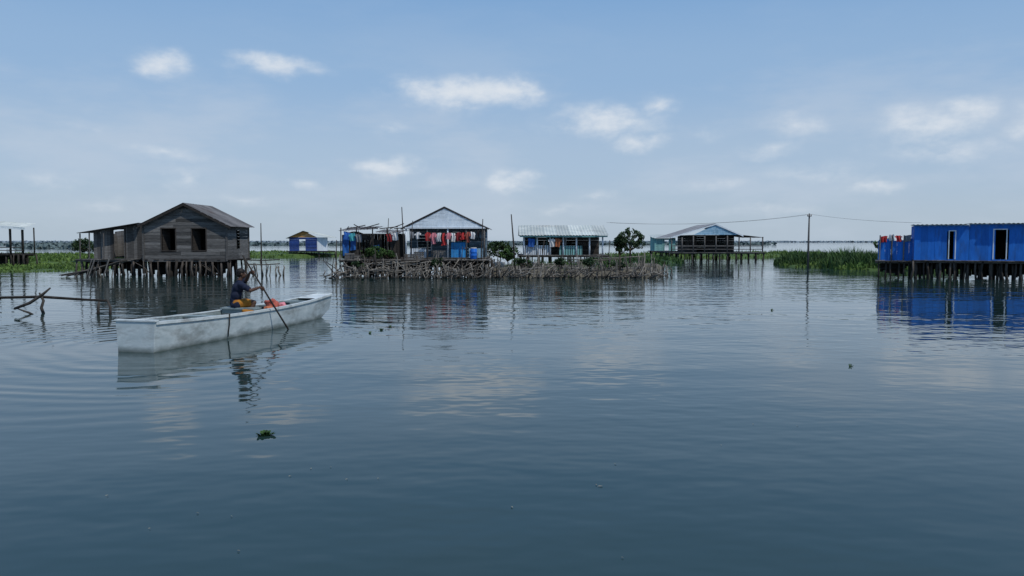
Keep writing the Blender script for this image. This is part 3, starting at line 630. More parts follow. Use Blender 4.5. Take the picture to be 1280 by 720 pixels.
def mat_base(b,ells,z):
    for cx,cy,rx,ry in ells:
        n=40; vs=[(cx,cy,z)]; fs=[]
        for rr,zz in ((.6,z),(.9,z*.7),(1.0,-.05)):
            for i in range(n):
                a=2*math.pi*i/n; q=1+.25*noise.noise(Vector((cx+math.cos(a)*1.5,cy+math.sin(a)*1.5,1.7))); vs.append((cx+rx*rr*q*math.cos(a),cy+ry*rr*q*math.sin(a),zz))
        for i in range(n):
            i2=(i+1)%n; fs.append((0,1+i,1+i2))
            for j in range(2): fs.append((1+j*n+i,1+(j+1)*n+i,1+(j+1)*n+i2,1+j*n+i2))
        b.add(vs,fs,.35)
def veg(name,ells,n,h0,h1,wd,m,fl=.25,base=.1,label='dense green marsh plants growing at the water edge',thr=-.35):
    b=MB(); mat_base(b,ells,base); blades(b,n,ells,h0,h1,wd,fl,thr=thr); o=solo(name,b,M[m],kind='stuff'); o['label']=label; o['category']='vegetation'
veg('floating_vegetation',[(-38,59.5,9,10),(-47,57,9,8)],15000,.08,.26,.1,'grass',.5,.06,'low green mat of floating water plants')
veg('marsh_grass',[(-46,82,9,11),(-60,95,20,12),(-75,110,25,15)],10000,.25,.55,.2,'grass',.3,.2)
veg('marsh_grass',[(-31,113,9,12),(-40,118,8,11),(-24,116,5,8)],13000,.3,.7,.2,'grass',.3,.5)
veg('reed_bed',[(28.2,60.5,5,4.6),(26.8,68,4.2,6),(31,66,5,6)],17000,.6,1.35,.07,'leaf',.3,.3)
veg('marsh_grass',[(24.4,64,2.4,5),(28,56.8,4.5,1.4)],5000,.15,.5,.09,'grass',.4,.15)
veg('marsh_grass',[(X(800,80),80,3.5,7),(X(770,75),72,4,4)],6000,.3,.8,.09,'leaf',.3,.3)
veg('marsh_grass',[(X(870,105),106,13,8),(X(960,115),112,9,5)],8000,.3,.8,.15,'grass',.3,.4)
veg('bank_grass',[(X(716,51.5),50.8,5.2,5.0)],2600,.5,.9,.06,'leaf',.4,.05,'scattered green weeds growing on the mud bank',thr=-.05)
def leafcloud(b,blobs,n,s):
    for _ in range(n):
        cx,cy,cz,r=random.choice(blobs)
        while True:
            v=Vector((R(-1,1),R(-1,1),R(-1,1)))
            if .25<v.length<1.05: break
        p=Vector((cx,cy,cz))+Vector((v.x*r,v.y*r,v.z*r*.75))
        if noise.noise(p*2.6)<-.1: continue
        u=Vector((R(-1,1),R(-1,1),R(-1,1))).normalized(); w=u.cross(Vector((R(-1,1),R(-1,1),R(-1,1)))).normalized(); k=s*R(.6,1.4)
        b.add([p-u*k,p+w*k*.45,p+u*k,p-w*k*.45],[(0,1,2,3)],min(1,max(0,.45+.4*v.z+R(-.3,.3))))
def tree(px,d,zt,wd,zb,label,name='small_tree',m='leaf_dark',n=5200,trunk=True):
    t=thing(name,(X(px,d),d,0),label,'tree' if trunk else 'shrub')
    hh=zt-zb; blobs=[]
    for k in range(11):
        a=R(0,6.28); q=wd*.5*R(.25,.85); r=wd*R(.10,.22); blobs.append((q*math.cos(a),q*math.sin(a)*.8,zb+hh*R(.25,.82),min(r,hh*.4)))
    blobs.append((0,0,zt-hh*.2,wd*.14)); blobs.append((wd*.1,0,zb+hh*.5,wd*.22)); blobs.append((-wd*.16,0,zb+hh*.65,wd*.15))
    b=MB(); base=(.4 if trunk else .3)
    b.path([(0,0,base-.3),(.05,0,zb*.7+.2),(0,.02,zb+hh*.4)],[.1,.08,.05] if trunk else [.04,.035,.02],n=8,wob=.1,t=.5)
    for bl in blobs[:10]: b.path([(.02,0,zb+hh*.05),(bl[0]*.5,bl[1]*.5,(zb+bl[2])/2),bl[:3]],[.045,.03,.012] if trunk else [.02,.015,.008],n=5,t=.4)
    part(t,'trunk',b,M['bark'],True)
    b=MB(); leafcloud(b,blobs,n,.085*(d/60)); part(t,'crown',b,M[m])
bank('ground',[(X(784,60),60.5,2.6,2.2)],.35)
tree(787,60,3.15,2.6,1.2,'small leafy tree with a broken dark green crown',n=4600)
tree(774,60,2.4,1.5,.9,'low leafy tree beside a taller one',n=2300)
tree(625,56,2.0,2.6,.8,'dark bushy shrub behind a stilt house',name='shrub',trunk=False,n=3500)
tree(634,50,1.6,1.3,.7,'rounded green shrub on the mud bank',name='shrub',trunk=False,n=2000,m='leaf')
tree(470,45.9,1.7,1.9,1.0,'green shrub spilling over a platform edge',name='shrub',trunk=False,n=3200,m='leaf')
tree(486,46,1.5,.9,1.0,'small green shrub on the platform deck',name='shrub',trunk=False,n=1500,m='leaf')
tree(110,75,2.3,3,1.0,'dark bush behind the plank house',name='shrub',trunk=False,n=2500)
tree(1108,60,2.3,2.0,1.0,'leafy bush rising from the reeds',name='shrub',trunk=False,n=2500,m='leaf')
for px_,d_ in ((655,46),(700,45.6),(735,45.8),(772,46.2)):
    tree(px_,d_,R(.8,1.15),R(.7,1.3),.5,'low scrubby weed bush growing among the stakes',name='shrub',trunk=False,n=700,m='leaf_dark')
for px_,d_ in ((447,44.4),(545,44.5)):
    tree(px_,d_,R(.9,1.2),R(.7,1.1),.55,'scrubby weed bush tangled in the platform stilts',name='shrub',trunk=False,n=450,m='leaf_dark')

def farwood(p0,p1,d,h,m,step,label,seed,vr=.6):
    b=MB(); x=X(p0,d); xe=X(p1,d)
    while x<xe:
        q=noise.noise(Vector((x/d*26,seed,0)))+.5*noise.noise(Vector((x/d*90,seed,2)))
        hh=h*(.55+vr*max(-.6,q))
        if hh>h*.12:
            for k in range(4):
                s=step*R(.8,2); z=R(0,hh); y=d+R(-.03,.03)*d; a=R(-.7,.7)
                b.add([(x-s,y,z-s*.4),(x+s*.1,y+R(-s,s),z-s*.7),(x+s,y,z+R(-.3,.2)*s),(x+a*s,y+R(-s,s),z+s*.65),(x-s*.6,y,z+s*.4)],[(0,1,2,3,4)],R(0,1)*.6+.4*z/max(hh,.1))
            b.add([(x-step,d+.035*d,-.2),(x+step,d+.035*d,-.2),(x+step,d+.035*d,hh*.8),(x-step,d+.035*d,hh*.8)],[(0,1,2,3)],.4)
        x+=step*R(.5,1)
    o=solo('distant_woodland',b,M[m],kind='stuff'); o['label']=label; o['category']='trees'
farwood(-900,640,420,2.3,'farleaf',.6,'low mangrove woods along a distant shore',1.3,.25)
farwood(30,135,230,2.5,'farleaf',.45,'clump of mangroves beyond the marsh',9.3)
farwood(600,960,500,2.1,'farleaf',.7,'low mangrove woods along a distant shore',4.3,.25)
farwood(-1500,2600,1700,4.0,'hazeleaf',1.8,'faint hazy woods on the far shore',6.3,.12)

# ------------------------------------------------------------------ logs on the left
def log(pts,rs,label,loc,name='fallen_log'):
    b=MB(); b.path(pts,rs,n=9,wob=.12,t=.5); return solo(name,b,M['driftwood'],label,'log',True,loc)
d=22.4
def rel(px,py,dd=d): return Vector((X(px,dd),dd,Z(py,dd)))
o=rel(50,372)
log([rel(-60,374)-o,rel(0,372)-o,rel(50,371)-o,rel(95,374)-o,rel(133,376)-o],[.03,.035,.038,.034,.028],'long dark horizontal log propped just above the water',o)
o=rel(40,398,21.6)
log([rel(16,386,22)-o,rel(35,379,22)-o,rel(52,368,22)-o,rel(62,360,22)-o],[.035,.045,.04,.022],'crooked dark branch propping up a horizontal log',o)
o=rel(50,400,21.9)
log([rel(56,402,22.3)-o,rel(50,385,22.3)-o,rel(53,376,22.3)-o,rel(48,366,22.3)-o],[.045,.042,.038,.022],'short upright forked stump rising from the water',o)
o=rel(20,392,22.2)
log([rel(44,396,22)-o,rel(34,391,22)-o,rel(20,386,22)-o],[.025,.03,.016],'thin dark branch half sunk in the water',o)
for a,tp in ((120,377),(135,375)):
    o=Vector((X(a,21.9),21.9,0)); log([(0,0,-.4),(.03,0,.2),(-.04 if a>125 else .05,0,Z(tp,21.9))],[.04,.037,.024],'short dark mooring stump rising from the water',o,'mooring_post')

# ------------------------------------------------------------------ boat
BX,BY=-6.80,14.42; ang=-math.atan2(.232,.973)
bt=thing('wooden_canoe',(BX,BY,0),'long pale grey painted flat bottomed wooden canoe with square stern','boat',rot=ang)
Lb=7.4
def tab(T,t):
    for (a,va),(c,vc) in zip(T,T[1:]):
        if t<=c: f=(t-a)/(c-a); return va+(vc-va)*f
    return T[-1][1]
def sm(T,t):
    return sum(tab(T,min(1,max(0,t+o))) for o in (-.04,-.02,0,.02,.04))/5
HTt=[(0,.40),(.1,.42),(.25,.45),(.45,.46),(.6,.45),(.75,.39),(.88,.30),(1,.2)]
HBt=[(0,.36),(.1,.38),(.25,.40),(.45,.41),(.6,.39),(.75,.33),(.88,.23),(1,.13)]
ZTt=[(0,.54),(.15,.50),(.35,.47),(.6,.47),(.8,.50),(.92,.54),(1,.58)]
ZBt=[(0,-.08),(.6,-.14),(.78,-.12),(.88,-.08),(.95,.04),(1,.22)]
HT=lambda t:sm(HTt,t); HB=lambda t:sm(HBt,t); ZT=lambda t:sm(ZTt,t); ZB=lambda t:sm(ZBt,t)
ST=[i/50 for i in range(51)]
b=MB(); vs=[];fs=[]
for t in ST:
    y=t*Lb; a,c,z1,z0=HT(t),HB(t),ZT(t),ZB(t)
    m_o=(a*.62+c*.38+.004, z0+(z1-z0)*.6)
    vs+=[(-a,y,z1),(-m_o[0],y,m_o[1]),(-c,y,z0),(c,y,z0),(m_o[0],y,m_o[1]),(a,y,z1)]
n=6
for i in range(len(ST)-1):
    for k in range(5): fs.append((i*n+k,i*n+k+1,(i+1)*n+k+1,(i+1)*n+k))
b.add(vs,fs,.5)
e=(len(ST)-1)*n; b.add([vs[e+k] for k in range(6)],[(0,1,2,3,4,5)],.5)
part(bt,'hull',b,M['boat'])
b=MB(); vs=[];fs=[]
for t in ST:
    y=min(max(t*Lb,.04),Lb-.03); a,c,z1,z0=HT(t)-.04,HB(t)-.03,ZT(t)-.003,ZB(t); zi=min(max(z0+.1,.03),z1-.06)
    vs+=[(-a,y,z1),(-max(c,.02),y,zi),(max(c,.02),y,zi),(a,y,z1)]
for i in range(len(ST)-1):
    for k in range(3): fs.append((i*4+k,(i+1)*4+k,(i+1)*4+k+1,i*4+k+1))
b.add(vs,fs,.5); part(bt,'inner_planking',b,M['boat_in'])
b=MB(); a,c,z1,z0=HT(0)+.005,HB(0)+.002,ZT(0)+.02,-.085
b.hexa([(-c,-.035,z0),(c,-.035,z0),(c,.035,z0),(-c,.035,z0),(-a,-.035,z1),(a,-.035,z1),(a,.035,z1),(-a,.035,z1)],.8); part(bt,'transom',b,M['boat'])
b=MB(); b.box(-a-.02,a+.02,-.05,.06,z1+.003,z1+.032,.6); part(bt,'transom_cap',b,M['rim'])
for sg in (-1,1):
    b=MB(); vs=[];fs=[]
    for t in ST:
        a,z=HT(t),ZT(t); y=t*Lb; xi,xo=sg*(a-.045),sg*(a+.02)
        vs+=[(xi,y,z+.0),(xo,y,z-.03),(xo,y,z+.022),(xi,y,z+.022)]
    for i in range(len(ST)-1):
        for k in range(4): fs.append((i*4+k,(i+1)*4+k,(i+1)*4+(k+1)%4,i*4+(k+1)%4))
    fs.append((0,1,2,3)); q=(len(ST)-1)*4; fs.append((q,q+1,q+2,q+3)); b.add(vs,fs,.5); part(bt,'gunwale',b,M['rim'])
b=MB(); vs=[];fs=[]
TT=[.87,.9,.94,.97,1]
for t in TT: a,z=HT(t)-.04,ZT(t)+.012; vs+=[(-a,t*Lb,z),(a,t*Lb,z)]
for i in range(4): fs.append((2*i,2*i+1,2*i+3,2*i+2))
b.add(vs,fs,.4); part(bt,'bow_deck',b,M['rim'])
b=MB(); b.box(-.21,.21,Lb-.04,Lb+.04,.49,.61,.6); part(bt,'stem_block',b,M['rim'])
for t in (.1,.27,.66,.8):
    a=HT(t)-.04; z=ZT(t); b=MB(); b.box(-a,a,t*Lb-.12,t*Lb+.12,z-.035,z,.5); part(bt,'seat',b,M['boat_in'])
t=.455; a=HT(t)-.04; z=ZT(t); b=MB()
b.box(-a,a,t*Lb-.16,t*Lb+.16,z+.04,z+.075,.5); b.box(-a+.03,a-.03,t*Lb-.13,t*Lb-.10,z-.06,z+.038,.4); b.box(-a+.03,a-.03,t*Lb+.10,t*Lb+.13,z-.06,z+.038,.4); b.box(-a+.03,-a+.06,t*Lb-.10,t*Lb+.10,z-.06,z+.038,.4); b.box(a-.06,a-.03,t*Lb-.10,t*Lb+.10,z-.06,z+.038,.4)
part(bt,'seat',b,M['boat_in'],label='raised plank seat across the boat')
SEATZ=z+.075
for t in (.05,.18,.36,.55,.73):
    a,c,z,z0=HT(t)-.045,HB(t)-.035,ZT(t)-.03,max(ZB(t)+.1,.03)+.01
    b=MB(); b.path([(-a,t*Lb,z),(-c,t*Lb,z0),(c,t*Lb,z0),(a,t*Lb,z)],.022,n=4,t=.5); part(bt,'rib',b,M['boat_in'])
t=.295; a=HT(t); q=ZT(t)+.03; b=MB(); b.path([(a-.06,t*Lb,q),(a+.035,t*Lb,q+.005),(a+.018,t*Lb+.01,.3),(a+.005,t*Lb-.01,.15),(a-.01,t*Lb,.04)],[.012,.016,.013,.014,.01],n=6); part(bt,'mooring_rope',b,M['rope'],True)

# ------------------------------------------------------------------ person
TB=Matrix.Translation((BX,BY,0))@Matrix.Rotation(ang,4,'Z')
seatw=TB@Vector((-.12,.455*Lb,SEATZ))
fa=math.radians(28)
TP=Matrix.Translation(seatw)@Matrix.Rotation(fa,4,'Z'); TPi=TP.inverted()
Pb=Vector((X(359,18.2),18.2,0.0)); Ptop=Vector((X(304,17.45),17.45,Z(320,17.45)))
pd=(Ptop-Pb).normalized()
def onpole(t): return Pb+(Ptop-Pb)*t
hu_,hl_=TPi@onpole(.79),TPi@onpole(.57); pdl=(TPi.to_3x3()@pd).normalized()
def capsules(b,chain,n=12):
    for (p,r) in chain: b.sphere(p,r,n,8)
    for (p,r),(q,s_) in zip(chain,chain[1:]): b.path([p,q],[r,s_],n=n)
def remesh(b,name,m,vox=.009,sm=4):
    me=b.mesh(name,m,True); o=link(bpy.data.objects.new(name+'_tmp',me))
    md=o.modifiers.new('r','REMESH'); md.mode='VOXEL'; md.voxel_size=vox; md.use_smooth_shade=True
    s2=o.modifiers.new('s','SMOOTH'); s2.factor=.5; s2.iterations=sm
    dg=bpy.context.evaluated_depsgraph_get(); dg.update(); r=bpy.data.meshes.new_from_object(o.evaluated_get(dg)); r.name=name
    if not r.materials: r.materials.append(m)
    bpy.data.objects.remove(o); return r
def ik(S,H,l1,l2,hint):
    S,H=Vector(S),Vector(H); d=(H-S).length; d=min(d,(l1+l2)*.995); u=(H-S).normalized(); a=(l1*l1-l2*l2+d*d)/(2*d); hgt=math.sqrt(max(0,l1*l1-a*a))
    hv=Vector(hint); hv=(hv-u*hv.dot(u)).normalized(); return S+u*a+hv*hgt
def hand(b,c,ax,wr):
    out=(wr-c); out=(out-ax*out.dot(ax)).normalized(); side=ax.cross(out).normalized(); pr=.018
    palm=c+out*(pr+.016)
    capsules(b,[(wr,.026),(palm-ax*.022,.02)]); capsules(b,[(palm-ax*.03,.017),(palm+ax*.03,.017)]); capsules(b,[(wr,.024),(palm+ax*.02,.018)])
    for i,(o_,ln) in enumerate(((-.034,.85),(-.012,1.0),(.011,.96),(.033,.8))):
        ch=[]
        for k,th in enumerate((20,75,130,180+20*ln)):
            a=math.radians(th*(.8+.25*ln)); rr=pr+.010; ch.append((c+ax*o_+(out*math.cos(a)+side*math.sin(a))*rr,(.0105,.0098,.009,.008)[k]))
        capsules(b,ch,8)
    ch=[(palm-ax*.03-side*.012,.013),(c-ax*.040+(out*math.cos(1.0)-side*math.sin(1.0))*.032,.011),(c-ax*.03+(out*math.cos(2.1)-side*math.sin(2.1))*.03,.0095)]
    capsules(b,ch,8)
sh={1:Vector((.095,.18,.53)),-1:Vector((.085,-.185,.51))}
wr_u=hu_+Vector((-.06,.035,-.01)); wr_l=hl_+Vector((-.065,-.02,.03))
print('REACH', (wr_u-sh[1]).length, (wr_l-sh[-1]).length)
el_r=ik(sh[-1],wr_l,.29,.27,(-.1,-1,-.6)); el_l=ik(sh[1],wr_u,.29,.27,(-.1,.8,-.8))
b=MB()
pel,sp,ch_,nk=Vector((0,0,.10)),Vector((.01,0,.27)),Vector((.06,0,.44)),Vector((.09,0,.585))
hd=Vector((.13,0,.735))
def slab(p,hw,r):
    capsules(b,[(p+Vector((0,-hw,0)),r),(p+Vector((0,hw,0)),r)])
slab(pel,.075,.095); slab(sp,.05,.088); slab(ch_,.075,.10); slab(Vector((.08,0,.52)),.125,.062)
capsules(b,[(pel,.11),(sp,.10),(ch_,.115),(nk,.055),(hd-Vector((.01,0,.06)),.05)])
for S,E,Wp in ((sh[-1],el_r,wr_l),(sh[1],el_l,wr_u)):
    capsules(b,[(S,.056),((S+E)/2,.046),(E,.038),(E.lerp(Wp,.35),.038),(Wp,.025)])
KN=lambda sg:Vector((.37,sg*.12,.10)); AN=lambda sg:Vector((.20,sg*.11,-.33))
for sg in (1,-1):
    hip=Vector((.0,sg*.09,.08)); kn=KN(sg); an_=AN(sg)
    capsules(b,[(hip,.09),(hip.lerp(kn,.5),.074),(kn,.054),(kn.lerp(an_,.3),.055),(an_,.034)])
    capsules(b,[(an_-Vector((.03,0,.05)),.032),(an_+Vector((.08,0,-.065)),.032),(an_+Vector((.14,sg*.005,-.075)),.026)])
    for k in range(5): capsules(b,[(an_+Vector((.14,sg*(.03-.015*k),-.08)),.012),(an_+Vector((.175-.008*k,sg*(.032-.016*k),-.085)),.0095)],6)
hand(b,hu_,pdl,wr_u); hand(b,hl_,pdl,wr_l)
b.sphere(hd+Vector((-.01,0,.03)),(.094,.074,.09),18,12); b.sphere(hd+Vector((.02,0,-.03)),(.07,.058,.078),16,10); b.sphere(hd+Vector((.05,0,-.085)),(.03,.03,.022))
capsules(b,[(hd+Vector((.083,0,.015)),.010),(hd+Vector((.103,0,-.02)),.014)]); b.sphere(hd+Vector((.094,.012,-.026)),.009); b.sphere(hd+Vector((.094,-.012,-.026)),.009)
b.sphere(hd+Vector((.083,0,-.048)),(.012,.024,.007)); b.sphere(hd+Vector((.080,0,-.06)),(.013,.021,.007))
for sg in (1,-1):
    b.sphere(hd+Vector((-.005,sg*.075,-.005)),(.02,.010,.032)); b.sphere(hd+Vector((.072,sg*.03,.022)),(.015,.022,.008))
pe=thing('person',seatw,'seated person in navy shirt and yellow shorts gripping a pole','person',rot=fa)
part(pe,'body',remesh(b,'body',M['skin'],.007,3),M['skin'])
for sg in (1,-1):
    e=MB(); e.sphere(hd+Vector((.074,sg*.03,.006)),.010,10,8); part(pe,'eye',e,M['eye'],True)
b=MB()
b.sphere(hd+Vector((-.018,0,.045)),(.098,.083,.088),18,12); b.sphere(hd+Vector((-.05,0,.0)),(.06,.072,.075),14,10)
hm=remesh(b,'hair',M['hair'],.01,1)
for v in hm.vertices:
    v.co += Vector((noise.noise(v.co*60),noise.noise(v.co*60+Vector((5,0,0))),noise.noise(v.co*60+Vector((9,0,0)))))*.006
part(pe,'hair',hm,M['hair'])
b=MB()
slab(Vector((0,0,.06)),.09,.116); slab(sp,.066,.108); slab(ch_,.085,.114); slab(Vector((.08,0,.52)),.13,.074); capsules(b,[(pel,.125),(sp,.122),(ch_,.130),(Vector((.085,0,.55)),.072)])
for S,E in ((sh[-1],el_r),(sh[1],el_l)): capsules(b,[(S,.07),(S.lerp(E,.75),.066)])
shm=remesh(b,'shirt',M['shirt'],.012,3)
for v in shm.vertices: v.co += v.normal*(noise.noise(v.co*14)*.012)
part(pe,'shirt',shm,M['shirt'])
b=MB(); slab(Vector((0,0,.06)),.085,.11)
for sg in (1,-1):
    hip=Vector((.0,sg*.09,.08)); kn=KN(sg); capsules(b,[(hip,.105),(hip.lerp(kn,.68),.086)])
part(pe,'shorts',remesh(b,'shorts',M['shorts'],.012,3),M['shorts'])
b=MB(); bo=Pb-pd*.6; b.path([Vector((0,0,0)),(Ptop-bo)*.5,Ptop-bo+pd*.02],[.02,.019,.017],n=9,t=.4)
pa=thing('paddle',bo,'long dark wooden punting paddle dipped into the water','paddle')
part(pa,'shaft',b,M['wood_dark'],True)
b=MB(); s_=pd.cross(Vector((0,1,0))).normalized(); q=pd.cross(s_)
vs=[]
for k,(l,wd) in enumerate(((.0,.05),(.12,.085),(.35,.075),(.55,.025))):
    for a_,c_ in ((-1,-1),(1,-1),(1,1),(-1,1)): vs.append(pd*l+s_*wd*a_+q*.012*c_)
fs=[(0,3,2,1),(12,13,14,15)]
for i in range(3):
    for k in range(4): fs.append((i*4+k,i*4+(k+1)%4,(i+1)*4+(k+1)%4,(i+1)*4+k))
b.add(vs,fs,.4); part(pa,'blade',b,M['wood_dark'])
def bundle(lx,ly_,z,rx,ry,rz,m,label,seed,name='cloth_bundle'):
    b=MB(); b.sphere((0,0,0),(rx,ry,rz),28,18,.5)
    vs=[]
    for v in b.v:
        V=Vector(v); nn=noise.noise(V*9+Vector((seed,0,0)))*.45+noise.noise(V*24+Vector((0,seed,0)))*.25; V=V*(1+nn); V.z=max(V.z,-rz*.75); vs.append(tuple(V))
    b.v=vs; p=TB@Vector((lx,ly_,z+rz*.75)); solo(name,b,m,label,'cloth',True,p,R(0,3))
bundle(.12,4.50,.42,.15,.22,.13,M['cloth_coral'],'crumpled red cloth bundle resting in a canoe',3)
bundle(.22,4.15,.41,.10,.14,.07,M['cloth_orange'],'crumpled orange cloth resting on the canoe edge',8)
bundle(.22,4.75,.43,.10,.13,.07,M['cloth_pink'],'small pink cloth heap beside a red bundle',5)
bundle(.33,3.1,.45,.08,.13,.045,M['shorts'],'yellow orange cloth lying over the canoe edge',6)
bundle(.0,2.6,.06,.2,.3,.1,M['cloth_grey'],'grey cloth heap on the canoe floor',7)

# ------------------------------------------------------------------ floating plants and leaves
def rosette(px,py,size,label,n=14):
    d=2000/(py-302)*1.0; b=MB()
    t=thing('water_hyacinth',(X(px,d),d,0),label,'water plant')
    for k in range(n):
        a=R(0,6.283); q=size*R(.1,1.0); c=Vector((q*math.cos(a),q*math.sin(a)*.7,R(.0,.05)*size*4)); s=size*R(.12,.27); tl=Vector((math.cos(a)*.8,math.sin(a)*.8,R(.2,1))).normalized(); u_=Vector((-math.sin(a),math.cos(a),0)); v_=tl
        vs=[c]+[c+(u_*math.cos(2*math.pi*i/9)*.8+v_*math.sin(2*math.pi*i/9))*s for i in range(9)]; vs[0]=c-u_.cross(v_)*s*.25
        b.add(vs,[(0,1+i,1+(i+1)%9) for i in range(9)])
    part(t,'leaf',b,M['leaf'],True)
    b=MB()
    for k in range(6): a=R(0,6.28); b.path([(0,0,-.05),(size*.3*math.cos(a),size*.3*math.sin(a),.04)],.006,n=5)
    part(t,'stem',b,M['leaf'],True)
rosette(328,546,.12,'small clump of green water hyacinth floating on open water',30)
rosette(476,413,.14,'dark tuft of floating water plants',9); rosette(487,409,.1,'dark tuft of floating water plants',6)
rosette(1066,459,.07,'dark tuft of floating water plants',5); rosette(966,388,.08,'dark tuft of floating water plants',6); rosette(462,417,.07,'dark tuft of floating water plants',4)
M['drift_leaf']=mat('dry_leaf',(.12,.125,.10),(.26,.26,.21),rough=.7,scale=8,tint=.5)
for px,py in ((752,613),(747,611),(125,625),(240,648),(430,604),(410,588),(358,600),(385,590),(781,706),(771,584),(291,697),(1001,535),(945,533),(178,668),(470,603),(1190,437),(560,438),(283,652),(905,560),(640,640)):
    d=2000/(py-302); b=MB(); s=R(.009,.016)*(1 if px!=752 else 2.2); a=R(0,3.1)
    b.add([(-s,0,.004),(-s*.3,s*.45,.008),(s*.5,s*.35,.006),(s,0,.005),(s*.4,-s*.4,.007),(-s*.4,-s*.4,.005)],[(0,1,2,3,4,5)])
    solo('floating_leaf',b,M['drift_leaf'],'tiny pale dry leaf floating on still water','leaf',False,(X(px,d),d,.002),a,group='leaves floating on the water')

# ------------------------------------------------------------------ water
m,nt,bs=new_mat('lagoon_water'); N=nt.nodes; L=nt.links
def math_(op,a=None,b=None,c=None,clamp=False):
    n=N.new('ShaderNodeMath'); n.operation=op; n.use_clamp=clamp
    for i,v in enumerate((a,b,c)):
        if v is None: continue
        if isinstance(v,(int,float)): n.inputs[i].default_value=v
        else: L.new(v,n.inputs[i])
    return n.outputs[0]
geo=N.new('ShaderNodeNewGeometry'); P=geo.outputs['Position']
def nz(scale,stretch,detail=2,rough=.5,rot=0,dist=0):
    mp=N.new('ShaderNodeMapping'); mp.inputs['Scale'].default_value=stretch; mp.inputs['Rotation'].default_value=(0,0,rot); L.new(P,mp.inputs[0])
    t=N.new('ShaderNodeTexNoise'); t.noise_dimensions='2D'; t.inputs['Scale'].default_value=scale; t.inputs['Detail'].default_value=detail; t.inputs['Roughness'].default_value=rough; t.inputs['Distortion'].default_value=dist; L.new(mp.outputs[0],t.inputs[0]); return t.outputs[0]
n1=nz(1.15,(.45,1,1),1,.5,.12); n2=nz(3.8,(.6,1,1),1,.55,-.2); n3=nz(.28,(.6,1,1),1,.5,.4); n4=nz(.09,(.5,1.6,1),2,.55,.2)
patch=N.new('ShaderNodeMapRange'); patch.interpolation_type='SMOOTHSTEP'; patch.inputs[1].default_value=.38; patch.inputs[2].default_value=.62; patch.inputs[3].default_value=.5; patch.inputs[4].default_value=1.2; L.new(n4,patch.inputs[0])
sepP=N.new('ShaderNodeSeparateXYZ'); L.new(P,sepP.inputs[0])
# ripple height scaled by depth: calmer water near the camera, choppier toward the houses
chop=N.new('ShaderNodeMapRange'); chop.interpolation_type='SMOOTHSTEP'; chop.inputs[1].default_value=8; chop.inputs[2].default_value=34; chop.inputs[3].default_value=.55; chop.inputs[4].default_value=1.4; L.new(sepP.outputs[1],chop.inputs[0])
hgt=math_('MULTIPLY',n1,.015); hgt=math_('MULTIPLY_ADD',n2,.0062,hgt); hgt=math_('MULTIPLY',hgt,patch.outputs[0]); hgt=math_('MULTIPLY',hgt,chop.outputs[0]); hgt=math_('MULTIPLY_ADD',n3,.022,hgt)
side=N.new('ShaderNodeMapRange'); side.interpolation_type='SMOOTHSTEP'; side.inputs[1].default_value=-5.5; side.inputs[2].default_value=-2.0; side.inputs[3].default_value=1; side.inputs[4].default_value=.15; L.new(sepP.outputs[0],side.inputs[0])
def rings(cx,cy,wl,amp,r0,r1,hgt):
    vm=N.new('ShaderNodeVectorMath'); vm.operation='DISTANCE'; vm.inputs[1].default_value=(cx,cy,0); L.new(P,vm.inputs[0]); dd=vm.outputs['Value']
    dd2=math_('MULTIPLY_ADD',n3,1.6,dd)
    s=math_('SINE',math_('MULTIPLY',dd2,2*math.pi/wl))
    a=N.new('ShaderNodeMapRange'); a.interpolation_type='SMOOTHSTEP'; a.inputs[1].default_value=r0; a.inputs[2].default_value=r0+1.5; L.new(dd,a.inputs[0])
    c=N.new('ShaderNodeMapRange'); c.interpolation_type='SMOOTHSTEP'; c.inputs[1].default_value=r0+1.5; c.inputs[2].default_value=r1; c.inputs[3].default_value=1; c.inputs[4].default_value=0; L.new(dd,c.inputs[0])
    k=math_('MULTIPLY',math_('MULTIPLY',math_('MULTIPLY',a.outputs[0],c.outputs[0]),side.outputs[0]),math_('MULTIPLY',n1,amp*2)); return math_('MULTIPLY_ADD',s,k,hgt)
hgt=rings(-6.2,15.2,.5,.0021,.8,10.5,hgt); hgt=rings(-5.1,18.3,.34,.0016,.1,3.5,hgt)
bp=N.new('ShaderNodeBump'); bp.inputs['Strength'].default_value=1; bp.inputs['Distance'].default_value=1; L.new(hgt,bp.inputs['Height']); L.new(bp.outputs[0],bs.inputs['Normal'])
cm=N.new('ShaderNodeMix'); cm.data_type='RGBA'; cm.inputs[6].default_value=(.014,.031,.030,1); cm.inputs[7].default_value=(.020,.043,.040,1); L.new(n4,cm.inputs[0]); L.new(cm.outputs[2],bs.inputs['Base Color'])
bs.inputs['Roughness'].default_value=.04; bs.inputs['IOR'].default_value=1.33; bs.inputs['Specular IOR Level'].default_value=.5
b=MB(); S=9000; b.add([(-S,-200,0),(S,-200,0),(S,S,0),(-S,S,0)],[(0,1,2,3)],.5)
solo('water',b,m,kind='structure')

